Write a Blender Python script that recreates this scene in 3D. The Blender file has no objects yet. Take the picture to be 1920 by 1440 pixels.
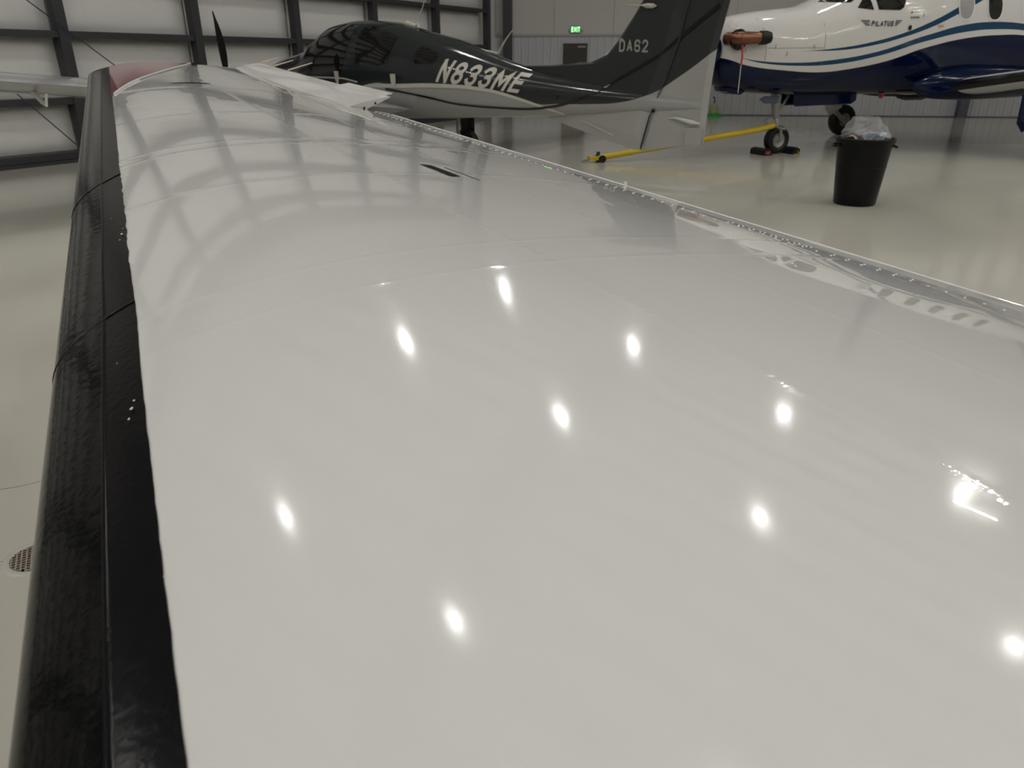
import bpy, bmesh, math, random
import numpy as np
from mathutils import Vector, Matrix
random.seed(7)
PI=math.pi
S=bpy.context.scene
# ---------------------------------------------------------------- camera, light, exposure
PITCH=math.atan(605/1376.)
cd=bpy.data.cameras.new('camera'); cam=bpy.data.objects.new('camera',cd); S.collection.objects.link(cam)
cam.location=(0,0,1.56); cam.rotation_euler=(PI/2-PITCH,0,0)
cd.sensor_width=36; cd.lens=25.8; cd.clip_start=.02; cd.clip_end=200
cd.dof.use_dof=True; cd.dof.focus_distance=1.7; cd.dof.aperture_fstop=9.5
S.camera=cam
w=bpy.data.worlds.new('world'); S.world=w; w.use_nodes=True
w.node_tree.nodes['Background'].inputs[0].default_value=(.5,.5,.5,1); w.node_tree.nodes['Background'].inputs[1].default_value=.05
S.view_settings.view_transform='Standard'; S.view_settings.look='None'; S.view_settings.gamma=1
S.view_settings.exposure=0.0
LAMP=930.; LR=.075
S.cycles.use_denoising=True; S.cycles.max_bounces=10; S.cycles.diffuse_bounces=5; S.cycles.glossy_bounces=6
S.cycles.transparent_max_bounces=12; S.cycles.sample_clamp_indirect=6; S.cycles.caustics_reflective=False; S.cycles.blur_glossy=0

# ---------------------------------------------------------------- helpers
def lin(c): return tuple(((v/255)/12.92 if v/255<=.04045 else ((v/255+.055)/1.055)**2.4) for v in c)
def mat(name,rgb,rough=.5,metal=0,emit=0,trans=0,coat=0,alpha=1,ior=1.5,bump=None,spec=None,mottle=0):
    m=bpy.data.materials.new(name); m.use_nodes=True; nt=m.node_tree; p=nt.nodes['Principled BSDF']
    c=(*rgb,1)
    p.inputs['Base Color'].default_value=c; p.inputs['Roughness'].default_value=rough; p.inputs['Metallic'].default_value=metal
    p.inputs['IOR'].default_value=ior; p.inputs['Coat Weight'].default_value=coat; p.inputs['Transmission Weight'].default_value=trans
    p.inputs['Alpha'].default_value=alpha
    if spec is not None: p.inputs['Specular IOR Level'].default_value=spec
    if emit: p.inputs['Emission Color'].default_value=c; p.inputs['Emission Strength'].default_value=emit
    tc=nt.nodes.new('ShaderNodeTexCoord')
    if bump:
        sc,dist=bump; n=nt.nodes.new('ShaderNodeTexNoise'); n.inputs['Scale'].default_value=sc; n.inputs['Detail'].default_value=3
        b=nt.nodes.new('ShaderNodeBump'); b.inputs['Distance'].default_value=dist; b.inputs['Strength'].default_value=1
        nt.links.new(tc.outputs['Object'],n.inputs['Vector']); nt.links.new(n.outputs['Fac'],b.inputs['Height']); nt.links.new(b.outputs['Normal'],p.inputs['Normal'])
    if mottle:
        n=nt.nodes.new('ShaderNodeTexNoise'); n.inputs['Scale'].default_value=mottle; n.inputs['Detail'].default_value=5
        r=nt.nodes.new('ShaderNodeMapRange'); r.inputs['To Min'].default_value=.88; r.inputs['To Max'].default_value=1.1
        x=nt.nodes.new('ShaderNodeVectorMath'); x.operation='SCALE'; x.inputs[0].default_value=rgb
        nt.links.new(tc.outputs['Object'],n.inputs['Vector']); nt.links.new(n.outputs['Fac'],r.inputs['Value']); nt.links.new(r.outputs[0],x.inputs['Scale']); nt.links.new(x.outputs[0],p.inputs['Base Color'])
    return m
def link(o,parent=None):
    S.collection.objects.link(o)
    if parent: o.parent=parent
    return o
def mesh(name,V,Fc,m,parent=None,smooth=False,mi=None):
    me=bpy.data.meshes.new(name); me.from_pydata([tuple(map(float,v)) for v in V],[],[tuple(map(int,f)) for f in Fc])
    for x in (m if isinstance(m,(list,tuple)) else [m]): me.materials.append(x)
    if mi is not None: me.polygons.foreach_set('material_index',mi)
    if smooth: me.polygons.foreach_set('use_smooth',[True]*len(me.polygons))
    me.update()
    return link(bpy.data.objects.new(name,me),parent)
def bmobj(name,bm,m,parent=None,smooth=False):
    bmesh.ops.recalc_face_normals(bm,faces=bm.faces)
    me=bpy.data.meshes.new(name); bm.to_mesh(me); bm.free(); me.materials.append(m)
    if smooth:
        me.polygons.foreach_set('use_smooth',[True]*len(me.polygons))
        try: me.set_sharp_from_angle(angle=math.radians(40))
        except Exception: pass
    return link(bpy.data.objects.new(name,me),parent)
def empty(name,loc,rot=0,label=None,cat=None,group=None,parent=None):
    o=bpy.data.objects.new(name,None); o.location=loc; o.rotation_euler=(0,0,rot); o.empty_display_size=.1; link(o,parent)
    return tag(o,label,cat,group)
def tag(o,label=None,cat=None,group=None,kind=None):
    if label: o['label']=label
    if cat: o['category']=cat
    if group: o['group']=group
    if kind: o['kind']=kind
    return o
def bbox(bm,x0,x1,y0,y1,z0,z1,bev=0,M=None):
    r=bmesh.ops.create_cube(bm,size=1); vs=r['verts']
    for v in vs: v.co=Vector(((x0+x1)/2+v.co.x*(x1-x0),(y0+y1)/2+v.co.y*(y1-y0),(z0+z1)/2+v.co.z*(z1-z0)))
    if bev:
        es=list({e for v in vs for e in v.link_edges}); rr=bmesh.ops.bevel(bm,geom=es,offset=bev,segments=2,affect='EDGES',profile=.6); vs=rr['verts']
    if M: bmesh.ops.transform(bm,matrix=M,verts=list(vs))
def box(name,x0,x1,y0,y1,z0,z1,m,parent=None,bev=0,M=None):
    bm=bmesh.new(); bbox(bm,x0,x1,y0,y1,z0,z1,bev,M); return bmobj(name,bm,m,parent)
def tube(bm,pts,rad,n=10,caps=True):
    pts=[Vector(p) for p in pts]; rings=[]
    if not hasattr(rad,'__len__'): rad=[rad]*len(pts)
    pu=None
    for i,p in enumerate(pts):
        d=(pts[min(i+1,len(pts)-1)]-pts[max(i-1,0)]).normalized()
        if pu is None:
            pu=d.orthogonal().normalized()
        else:
            pu=(pu-d*pu.dot(d)).normalized()
        q=d.cross(pu)
        rings.append([bm.verts.new(p+(pu*math.cos(2*PI*k/n)+q*math.sin(2*PI*k/n))*rad[i]) for k in range(n)])
    for a,b in zip(rings,rings[1:]):
        for k in range(n): bm.faces.new((a[k],a[(k+1)%n],b[(k+1)%n],b[k]))
    if caps:
        bm.faces.new(rings[0][::-1]); bm.faces.new(rings[-1])
def rod(name,pts,rad,m,parent=None,n=10):
    bm=bmesh.new(); tube(bm,pts,rad,n); return bmobj(name,bm,m,parent,True)
def lathe(name,prof,m,parent=None,M=None,n=32,close=False):
    V=[];Fc=[]
    for r,z in prof:
        for k in range(n): V.append((r*math.cos(2*PI*k/n),r*math.sin(2*PI*k/n),z))
    L=len(prof)
    for i in range(L-1 if not close else L):
        a=i*n;b=((i+1)%L)*n
        for k in range(n): Fc.append((a+k,a+(k+1)%n,b+(k+1)%n,b+k))
    if not close:
        if prof[0][0]>1e-4: Fc.append(tuple(range(n))[::-1])
        if prof[-1][0]>1e-4: Fc.append(tuple((L-1)*n+k for k in range(n)))
    if M is not None: V=[tuple(M@Vector(v)) for v in V]
    o=mesh(name,V,Fc,m,parent,True)
    try: o.data.set_sharp_from_angle(angle=math.radians(35))
    except Exception: pass
    return o
def copy_tree(o,parent=None):
    c=o.copy(); link(c,parent)
    for ch in list(o.children): copy_tree(ch,c)
    return c
def pchip(xs,ys):
    xs=np.array(xs,float);ys=np.array(ys,float)
    h=np.diff(xs);d=np.diff(ys)/h;m=np.zeros_like(ys)
    for i in range(1,len(xs)-1):
        if d[i-1]*d[i]>0:
            w1=2*h[i]+h[i-1];w2=h[i]+2*h[i-1];m[i]=(w1+w2)/(w1/d[i-1]+w2/d[i])
    m[0]=d[0];m[-1]=d[-1]
    def f(x):
        x=min(max(x,xs[0]),xs[-1]);i=min(max(int(np.searchsorted(xs,x))-1,0),len(h)-1)
        t=(x-xs[i])/h[i]
        return float((1+2*t)*(1-t)**2*ys[i]+t*(1-t)**2*h[i]*m[i]+t*t*(3-2*t)*ys[i+1]+t*t*(t-1)*h[i]*m[i+1])
    return f
class Hull:
    def __init__(s,rows):
        a=list(zip(*rows));s.s0=a[0][0];s.s1=a[0][-1]
        s.zb=pchip(a[0],a[1]);s.zt=pchip(a[0],a[2]);s.w=pchip(a[0],a[3]);s.n=pchip(a[0],a[4])
    def y(s,x,z):
        if x<s.s0 or x>s.s1: return 0.
        b,t=s.zb(x),s.zt(x);m=(b+t)/2;h=(t-b)/2
        r=abs((z-m)/h)
        if r>=1: return 0.
        n=s.n(x);return s.w(x)*(1-r**n)**(1/n)
DA=Hull([(0.0,1.16,1.22,.04,2),(.08,1.02,1.32,.16,2),(.3,.93,1.40,.28,2.1),(.6,.86,1.49,.38,2.2),(.95,.82,1.60,.45,2.2),(1.48,.78,1.71,.52,2.2),(1.72,.77,1.78,.55,2.2),(1.95,.76,1.92,.58,2.2),(2.3,.74,2.09,.61,2.2),(2.9,.73,2.15,.63,2.2),(3.5,.73,2.11,.62,2.2),(4.1,.75,1.98,.57,2.2),(4.7,.77,1.85,.49,2.2),(5.1,.79,1.73,.42,2.2),(5.66,.82,1.56,.33,2.2),(6.1,.84,1.45,.26,2.2),(6.9,.89,1.32,.17,2.1),(7.7,.95,1.22,.10,2),(8.5,1.0,1.12,.05,2)])
PC=Hull([(-1.58,1.45,1.95,.16,2.2),(-1.5,1.22,2.12,.30,2.3),(-1.4,1.15,2.22,.40,2.4),(-1.1,1.09,2.29,.47,2.4),(-.66,1.04,2.35,.54,2.4),(0,1.01,2.42,.62,2.4),(.32,1.0,2.52,.66,2.4),(.75,1.0,2.70,.71,2.4),(1.2,1.0,2.90,.76,2.4),(1.8,1.0,3.03,.81,2.4),(2.6,.99,3.08,.85,2.4),(4,.95,3.08,.85,2.4),(6.5,.97,3.06,.85,2.4),(8,1.15,3.02,.78,2.3),(10,1.6,2.95,.5,2.2),(12,2.1,2.85,.2,2),(13,2.4,2.75,.06,2)])

# ---------------------------------------------------------------- materials
WHITE=mat('gloss_white_paint',(.64,.63,.61),.055)
WHITE2=mat('white_metal_paint',(.74,.74,.72),.12)
CONC=mat('epoxy_floor',(.52,.50,.435),.12,mottle=.5)
INSUL=mat('white_vinyl_insulation',(.72,.71,.69),.38,bump=(2.5,.012))
METALW=mat('ribbed_wall_metal',(.47,.47,.49),.35,metal=0)
STEEL=mat('dark_primer_steel',(.032,.031,.036),.5)
STEELB=mat('grey_blue_column_paint',(.09,.095,.125),.5)
BLACKR=mat('black_rubber',(.005,.005,.006),.5,spec=.3)
BOOT=mat('deice_boot_rubber',(.002,.002,.0022),.09,bump=(60,.0004),spec=.11)
BOOTE=mat('boot_edge_rubber',(.005,.0047,.0055),.2,bump=(90,.0004),spec=.11)
BLK=mat('gloss_black',(.008,.008,.009),.15)
CHROME=mat('bare_metal',(.6,.6,.58),.3,metal=1)
GREYM=mat('grey_gear_metal',(.25,.25,.24),.4,metal=.3)
GLASSD=mat('tinted_cabin_glass',(.012,.012,.011),.04)
CREAM=mat('cream_lettering',(.52,.49,.43),.3)
GREYTXT=mat('light_grey_lettering',(.30,.30,.28),.3)
DARKTXT=mat('dark_lettering',(.02,.02,.03),.3)
YEL=mat('yellow_paint',(.52,.38,.012),.4)
RED=mat('red_paint',(.35,.02,.02),.4)
LENSR=mat('red_lens',(.24,.075,.085),.05)
COPPER=mat('heat_tinted_exhaust',(.22,.10,.06),.28,metal=.9)
TRASH=mat('black_bin_plastic',(.002,.002,.0024),.38,spec=.2)
LAMPM=mat('lamp_lens',(1,.985,.95),.5,emit=LAMP)

# ================================================================ the building
# door wall runs along direction DW from the corner by the back wall
DWO=Vector((-7.98,11.82,0)); TH=math.radians(30.35)
def wpt(s,off,z): # along the door wall, off = out into the room
    return Vector((DWO.x+math.sin(TH)*s+math.cos(TH)*off, DWO.y+math.cos(TH)*s-math.sin(TH)*off, z))
H=9.0; CR=Vector((-.66,25.5,0))
floor=mesh('floor',[(-26,-16,0),(34,-16,0),(34,30,0),(-26,30,0),(-26,-16,-.3),(34,-16,-.3),(34,30,-.3),(-26,30,-.3)],[(0,1,2,3),(7,6,5,4),(0,4,5,1),(1,5,6,2),(2,6,7,3),(3,7,4,0)],CONC); tag(floor,kind='structure')
# ceiling with purlins and rafters
ceil=mesh('ceiling',[(-26,-16,H),(34,-16,H),(34,30,H),(-26,30,H),(-26,-16,H+.2),(34,-16,H+.2),(34,30,H+.2),(-26,30,H+.2)],[(3,2,1,0),(4,5,6,7),(0,1,5,4),(1,2,6,5),(2,3,7,6),(3,0,4,7)],mat('ceiling_insulation',(.90,.90,.88),.6)); tag(ceil,kind='structure')
PUR=mat('purlin_paint',(.05,.05,.055),.5)
ex=Vector((math.cos(TH),-math.sin(TH),0)); ey=Vector((math.sin(TH),math.cos(TH),0))
def along(name,c,d,L,wd,z0,z1,m,parent):
    p=Vector((d.y,-d.x,0)); V=[]
    for z in (z0,z1):
        for a,b in ((-1,-1),(1,-1),(1,1),(-1,1)): q=c+d*a*L/2+p*b*wd/2; V.append((q.x,q.y,z))
    return mesh(name,V,[(3,2,1,0),(4,5,6,7),(0,1,5,4),(1,2,6,5),(2,3,7,6),(3,0,4,7)],m,parent)
mid=wpt(0,14,0)
for i in range(-14,12):
    along('purlin',mid+ey*(i*1.5+.3),ex,27.5,.16,H-.2,H-.001,PUR,ceil)
RAFM=mat('rafter_paint',(.14,.14,.14),.5)
for off in (8.35,17.5,26.5):
    o=along('rafter',wpt(-6,off,0),ey,41,.6,H-.75,H-.2,RAFM,ceil)
def vwall(name,A,B,z0,z1,m,th=.2,side=1):
    A=Vector(A);B=Vector(B);d=(B-A).normalized();p=Vector((d.y,-d.x,0))*th*side
    V=[(q.x,q.y,z) for z in (z0,z1) for q in (A,B,B+p,A+p)]
    o=mesh(name,V,[(3,2,1,0),(4,5,6,7),(0,1,5,4),(1,2,6,5),(2,3,7,6),(3,0,4,7)],m); tag(o,kind='structure'); return o
wl=vwall('wall_left',wpt(15.1,-.35,0),wpt(-31,-.35,0),0,H,INSUL,.15,1)
BWA=Vector((-1.4,25.6,0)); BWB=Vector((34,21.28,0))
bd=(BWB-BWA).normalized(); bn=Vector((bd.y,-bd.x,0)) # bn points into the room
wb=vwall('wall_back',BWA,BWB,0,H,INSUL,.2,-1)
vwall('wall_right',(33,26,0),(33,-15,0),0,H,INSUL,.2,-1)
vwall('wall_front',(33,-15,0),(-25,-15,0),0,H,INSUL,.2,-1)
# door wall: columns, girts, pillowy insulation panels
CS=[1.47+2.58*k for k in range(-11,6)]
def colmesh():
    bm=bmesh.new()
    bbox(bm,-.085,.085,.035,.05,0,7.45); bbox(bm,-.085,.085,-.12,-.105,0,7.45); bbox(bm,-.085,-.075,-.105,.035,0,7.45); bbox(bm,.075,.085,-.105,.035,0,7.45)
    me=bpy.data.meshes.new('steel_column'); bm.to_mesh(me); bm.free(); me.materials.append(STEEL); return me
cm=colmesh()
RM=Matrix(((math.sin(TH),math.cos(TH),0),(math.cos(TH),-math.sin(TH),0),(0,0,1))) # columns: along, outward
def wplace(name,me,s,off,z,parent):
    o=bpy.data.objects.new(name,me); link(o,parent); m=RM.to_4x4(); m.translation=wpt(s,off,z); o.matrix_world=m; return o
def flipme(me):
    me.flip_normals(); return me
flipme(cm)
for s in CS: wplace('steel_column',cm,s,0,0,wl)
GZ=[.97,1.97,2.92,3.95,4.95,5.95,6.95]
def girtmesh(L):
    bm=bmesh.new()
    bbox(bm,0,L,-.32,.025,-.035,.04); bbox(bm,0,L,.015,.025,-.06,-.035)
    me=bpy.data.meshes.new('girt'); bm.to_mesh(me); bm.free(); me.materials.append(STEEL); return flipme(me)
gm=girtmesh(2.58-.03)
def basemesh(L):
    bm=bmesh.new(); bbox(bm,0,L,-.32,.06,0.0,.055); bbox(bm,0,L,-.32,.02,.06,.17)
    me=bpy.data.meshes.new('base_rail'); bm.to_mesh(me); bm.free(); me.materials.append(STEEL); return flipme(me)
bsm=basemesh(2.58-.03)
def pillow(L,Hh,seed):
    rnd=random.Random(seed); nx,nz=24,12; V=[];Fc=[]
    w1=rnd.uniform(1,3)
    for j in range(nz+1):
        for i in range(nx+1):
            a=i/nx;b=j/nz
            e=min(1,(min(a,1-a)*8))**.5*min(1,(min(b,1-b)*5))**.5
            V.append((a*L,.055*e+.006*math.sin(a*w1*5+b*2)+.02*math.exp(-((b-.88)/.08)**2)*e-.005,b*Hh))
    for j in range(nz):
        for i in range(nx):
            q=j*(nx+1)+i; Fc.append((q,q+nx+1,q+nx+2,q+1))
    me=bpy.data.meshes.new('insulation_panel'); me.from_pydata(V,[],Fc); me.materials.append(INSUL); me.polygons.foreach_set('use_smooth',[True]*len(Fc)); return me
zs=[.17]+GZ+[7.45]
pm={}
for k,s in enumerate(CS[:-1]):
    L=2.58-.03
    wplace('base_rail',bsm,s+.015,0,0,wl)
    for j,z in enumerate(GZ): wplace('girt',gm,s+.015,0,z,wl)
    for j in range(len(zs)-1):
        z0=zs[j]+(.04 if j else 0); z1=zs[j+1]-.04; key=(j,k%3)
        if key not in pm: pm[key]=pillow(L,z1-z0,j*3+k%3)
        wplace('insulation_panel',pm[key],s+.015,-.29,z0,wl)
along('header_beam',wpt(-8,0.05,0),ey,46,.35,7.45,7.8,STEEL,wl)
# cross bracing cables on the door wall
def wp(s,off,z): return tuple(wpt(s,off,z))
rod('brace_cable',[wp(-1.1,.1,3.97),wp(3.95,.1,.18)],.009,STEEL,wl,6)
rod('brace_cable',[wp(-1.1,.1,2.82),wp(1.4,.1,.10)],.009,STEEL,wl,6)
# back wall: ribbed wainscot sheets, cap trim, upper insulation sheets, columns
def bpt(s,off,z): return tuple(BWA+bd*s+bn*off+Vector((0,0,z)))
DS0,DS1=2.97,3.83   # door opening along the back wall
def sheet(s0,s1,z0,z1):
    V=[];Fc=[];xs=[(s0,0)]
    s=s0
    while s<s1-1e-6:
        for dx,h in ((.02,.0),(.03,.022),(.05,.022),(.06,.0),(.145,.0),(.15,.006),(.165,.006),(.17,0)):
            if s+dx<s1: xs.append((s+dx,h))
        s+=.2286
    xs.append((s1,0))
    for x,h in xs: V+= [bpt(x,.03+h,z0),bpt(x,.03+h,z1)]
    for i in range(len(xs)-1): Fc.append((2*i,2*i+2,2*i+3,2*i+1))
    return V,Fc
s=1.0
while s<35.5:
    e=s+.9144
    segs=[(s,e,0.0,2.28)]
    if s<DS1 and e>DS0:
        segs=[]
        if s<DS0: segs.append((s,DS0,0,2.28))
        if e>DS1: segs.append((DS1,e,0,2.28))
        segs.append((max(s,DS0),min(e,DS1),2.12,2.28))
    for a in segs:
        V,Fc=sheet(*a); mesh('metal_panel',V,Fc,METALW,wb)
    s=e
V=[];Fc=[]
def bbar(name,s0,s1,o0,o1,z0,z1,m,parent=wb):
    V=[bpt(a,b,z) for z in (z0,z1) for a,b in ((s0,o0),(s1,o0),(s1,o1),(s0,o1))]
    return mesh(name,V,[(0,1,2,3),(7,6,5,4),(0,4,5,1),(1,5,6,2),(2,6,7,3),(3,7,4,0)],m,parent)
bbar('cap_trim',.9,35.5,.03,.075,2.27,2.33,mat('cap_trim_paint',(.33,.33,.34),.4))
bbar('base_trim',1.0,DS0-.05,.03,.06,0,.03,STEELB); bbar('base_trim',DS1+.05,35.5,.03,.06,0,.03,STEELB)
UP=mat('upper_wall_lining',(.50,.49,.455),.55)
s=.9
while s<35.4: bbar('lining_panel',s+.004,s+1.82,.02,.05,2.33,H-.01,UP); s+=1.824
for s,m_ in ((1.30,STEEL),(15.1,STEELB),(22.5,STEELB),(29.9,STEELB)):
    c=bbar('steel_column',s-.13,s+.13,.05,.30,0,H-.01,m_)
rod('conduit_pipe',[bpt(1.02,.12,.2),bpt(1.02,.12,2.4)],.02,METALW,wb,8)
rod('conduit_pipe',[bpt(7.9,.1,2.34),bpt(7.9,.1,H-.1)],.02,METALW,wb,8)
# door
door=empty('door_1',bpt((DS0+DS1)/2,0,0)); tag(door,kind='structure')
def world_into(o):  # parent at its own place but keep world vertices
    M=Matrix.Translation(-o.parent.location) if o.parent else None
    o.data.transform(M); return o
dm=mat('brown_door_paint',(.028,.021,.013),.4)
fm=mat('door_frame_paint',(.40,.40,.40),.4)
world_into(bbar('door_leaf',DS0+.05,DS1-.05,-.0,.045,0.01,2.07,dm,door))
for a in ((DS0,DS0+.05,0,2.12),(DS1-.05,DS1,0,2.12),(DS0+.05,DS1-.05,2.07,2.12)):
    world_into(bbar('door_frame',a[0],a[1],-.01,.08,a[2],a[3],fm,door))
hd=rod('door_handle',[bpt(DS1-.13,.06,1.0),bpt(DS1-.13,.10,1.0),bpt(DS1-.24,.10,1.0)],.012,CHROME,door,8); world_into(hd)
cl=bbar('door_closer',DS1-.35,DS1-.1,.045,.10,1.95,2.0,GREYM,door); world_into(cl)
# exit sign
es=empty('exit_sign',bpt(3.4,.05,2.36),math.atan2(bd.y,bd.x),'small green lit EXIT sign on the back wall above the brown door','sign')
box('housing',-.16,.16,-.05,.0,0,.2,mat('sign_housing',(.30,.34,.28),.4),es,.006)
box('side_lamp',-.22,-.165,-.06,-.0,.05,.1,mat('sign_lamp',(.35,.33,.28),.4),es,.006); box('side_lamp',.165,.22,-.06,0,.05,.1,bpy.data.materials['sign_lamp'],es,.006)
box('face',-.15,.15,-.056,-.05,.012,.188,mat('sign_face',(.10,.42,.12),.4,emit=.35),es)
def arc(cx,cy,rx,ry,a0,a1,n=7): return [(cx+rx*math.cos(math.radians(a0+(a1-a0)*i/n)),cy+ry*math.sin(math.radians(a0+(a1-a0)*i/n))) for i in range(n+1)]
GL={'N':[[(0,0),(0,1)],[(0,1),(1,0)],[(1,0),(1,1)]],'E':[[(1,1),(0,1),(0,0),(1,0)],[(0,.52),(.85,.52)]],
'M':[[(0,0),(0,1),(.5,.28),(1,1),(1,0)]],'D':[[(0,0),(0,1),(.45,1)]+arc(.45,.68,.55,.32,90,0)+arc(.45,.32,.55,.32,0,-90)+[(0,0)]],
'A':[[(0,0),(.5,1),(1,0)],[(.2,.32),(.8,.32)]],'I':[[(.5,0),(.5,1)]],'L':[[(0,1),(0,0),(1,0)]],'T':[[(0,1),(1,1)],[(.5,1),(.5,0)]],
'U':[[(0,1)]+arc(.5,.32,.5,.32,180,360)+[(1,1)]],'P':[[(0,0),(0,1),(.6,1)]+arc(.6,.76,.4,.24,90,-90)+[(0,.52)]],'X':[[(0,0),(1,1)],[(0,1),(1,0)]],
'S':[[(.98,.78),(.8,1),(.2,1),(.02,.8),(.1,.6),(.9,.42),(.98,.2),(.78,0),(.2,0),(.02,.22)]],
'O':[arc(.5,.5,.5,.5,0,360,16)],
'8':[arc(.5,.77,.46,.23,0,360,14),arc(.5,.27,.5,.27,0,360,14)],
'3':[arc(.5,.77,.48,.23,165,-70,10)+[(.42,.53)],[(.42,.53)]+arc(.5,.27,.5,.27,72,-165,11)],
'6':[arc(.5,.76,.5,.24,10,180,8)+[(0,.3)]+arc(.5,.27,.5,.27,180,540,16)],
'2':[arc(.5,.74,.48,.26,170,0,8)+[(.9,.55),(0,0),(1,0)]]}
def textmesh(txt,th=.16,shear=0,gap=.38,asp=.5):
    # strokes in a cell of width asp (height 1); th = stroke thickness
    bm=bmesh.new(); x=0
    for ch in txt:
        wd={'I':.12,'M':1.35}.get(ch,1)*asp; P=th/2
        for pl in GL[ch]:
            q=[Vector((x+P+(wd)*p[0],P+(1-th)*p[1],0)) for p in pl]
            pts=[q[0]]
            for a_,b_ in zip(q,q[1:]):
                k=max(1,int((b_-a_).length/.16)); pts+=[a_.lerp(b_,(i+1)/k) for i in range(k)]
            L=[]
            for i,p in enumerate(pts):
                d0=(pts[i]-pts[i-1]).normalized() if i else (pts[1]-pts[0]).normalized(); d1=(pts[i+1]-pts[i]).normalized() if i<len(pts)-1 else d0
                if (pts[0]-pts[-1]).length<1e-4 and i in (0,len(pts)-1): d0=(pts[-1]-pts[-2]).normalized(); d1=(pts[1]-pts[0]).normalized()
                n0=Vector((-d0.y,d0.x,0));n1=Vector((-d1.y,d1.x,0)); m_=(n0+n1)
                m_=m_/max(.45,m_.length_squared/2)
                e=Vector((0,0,0))
                if (pts[0]-pts[-1]).length>1e-4: e=(-d0 if i==0 else (d0 if i==len(pts)-1 else e))*P*.98 if ch not in 'AX' else e
                L.append((p+e+m_*P,p+e-m_*P))
            vs=[(bm.verts.new(a_),bm.verts.new(b_)) for a_,b_ in L]
            for (a_,b_),(c_,d_) in zip(vs,vs[1:]): bm.faces.new((a_,b_,d_,c_))
        x+=wd+th+gap*asp
    for v in bm.verts: v.co.x+=shear*v.co.y
    xs=[v.co.x for v in bm.verts];ys=[v.co.y for v in bm.verts]
    x0,x1,y0,y1=min(xs),max(xs),min(ys),max(ys)
    for v in bm.verts: v.co=Vector(((v.co.x-x0)/(x1-x0),(v.co.y-y0)/(y1-y0),0))
    return bm
bm=textmesh('EXIT',.2)
for v in bm.verts: v.co=Vector((-.13+.26*v.co.x,-.058,.03+.14*v.co.y))
bmobj('lettering',bm,mat('exit_letters',(.45,1,.45),.4,emit=1.6),es)
# ---- high bay lamps on their grid (seen mirrored in the wing)
def lamp_proto():
    r=empty('high_bay_lamp',(0,0,0))
    M=Matrix.Translation((0,0,0))
    lathe('housing',[(.02,.34),(.05,.34),(.06,.16),(.10,.12),(LR+.02,.02),(LR+.02,0),(.02,0),(.018,.006),(.0,.006)],mat('lamp_housing',(.03,.03,.03),.5),r,n=28)
    lathe('lens',[(LR,-.004),(LR*.28,-.004),(LR*.28,-.012),(LR,-.012)],LAMPM,r,n=28,close=True)
    rod('hanger',[(0,0,.34),(0,0,H-.2-8.25)],.012,STEEL,r,6)
    return r
lp=lamp_proto(); first=True
ox,oy=np.array([3.287,-1.76]),np.array([2.783,5.335])
base=np.array([1.08,10.40])
for i in range(-5,8):
    for j in range(-5,2):
        p=base+ox*i+oy*j
        # keep inside
        q=Vector((p[0],p[1],0))-DWO; off=q.x*math.cos(TH)-q.y*math.sin(TH)
        qb=(Vector((p[0],p[1],0))-BWA).dot(bn)
        if off<1 or (i==-2 and j in (-1,0)) or qb<1 or p[0]>31 or p[1]<-13.5 or p[0]<-24: continue
        o=lp if first else copy_tree(lp); first=False
        o.location=(p[0],p[1],8.25)
        tag(o,'round black high bay lamp hanging under the roof, bright ring lens','lamp','high bay lamps')

def tube_light():
    r=empty('tube_light',(0,0,0))
    box('housing',-.42,.42,-.07,.07,.03,.10,bpy.data.materials['sign_housing'],r,.01)
    box('lens',-.4,.4,-.035,.035,.0,.03,mat('tube_lens',(1,.985,.93),.5,emit=LAMP*.09),r)
    for x in (-.5,.5): rod('hanger',[(x,0,.1),(x,0,.75)],.008,STEEL,r,6)
    return r
tl=tube_light()
for k,(x,y,a) in enumerate(((11.6,13.4,-.5),(10.2,11.4,-.5),(17.5,18.5,-.13),(22,15,-.5),(23,9,-.5))):
    o=tl if k==0 else copy_tree(tl)
    o.location=(x,y,8.25); o.rotation_euler=(0,0,a); tag(o,'long white tube light hanging under the roof','lamp','tube lights over the turboprop')
# ================================================================ paint helper: layered by height curves
def curve_mask(nt,X,Z,pts,x0,x1,zmax=4.):
    mr=nt.nodes.new('ShaderNodeMapRange'); mr.inputs['From Min'].default_value=x0; mr.inputs['From Max'].default_value=x1; nt.links.new(X,mr.inputs['Value'])
    fc=nt.nodes.new('ShaderNodeFloatCurve'); c=fc.mapping.curves[0]
    P=[((a-x0)/(x1-x0),b/zmax) for a,b in pts]
    c.points[0].location=P[0]; c.points[1].location=P[-1]
    for p in P[1:-1]: c.points.new(*p)
    fc.mapping.update(); nt.links.new(mr.outputs[0],fc.inputs['Value'])
    d=nt.nodes.new('ShaderNodeMath'); d.operation='DIVIDE'; d.inputs[1].default_value=zmax; nt.links.new(Z,d.inputs[0])
    l=nt.nodes.new('ShaderNodeMath'); l.operation='LESS_THAN'; nt.links.new(d.outputs[0],l.inputs[0]); nt.links.new(fc.outputs[0],l.inputs[1])
    return l.outputs[0]
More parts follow.
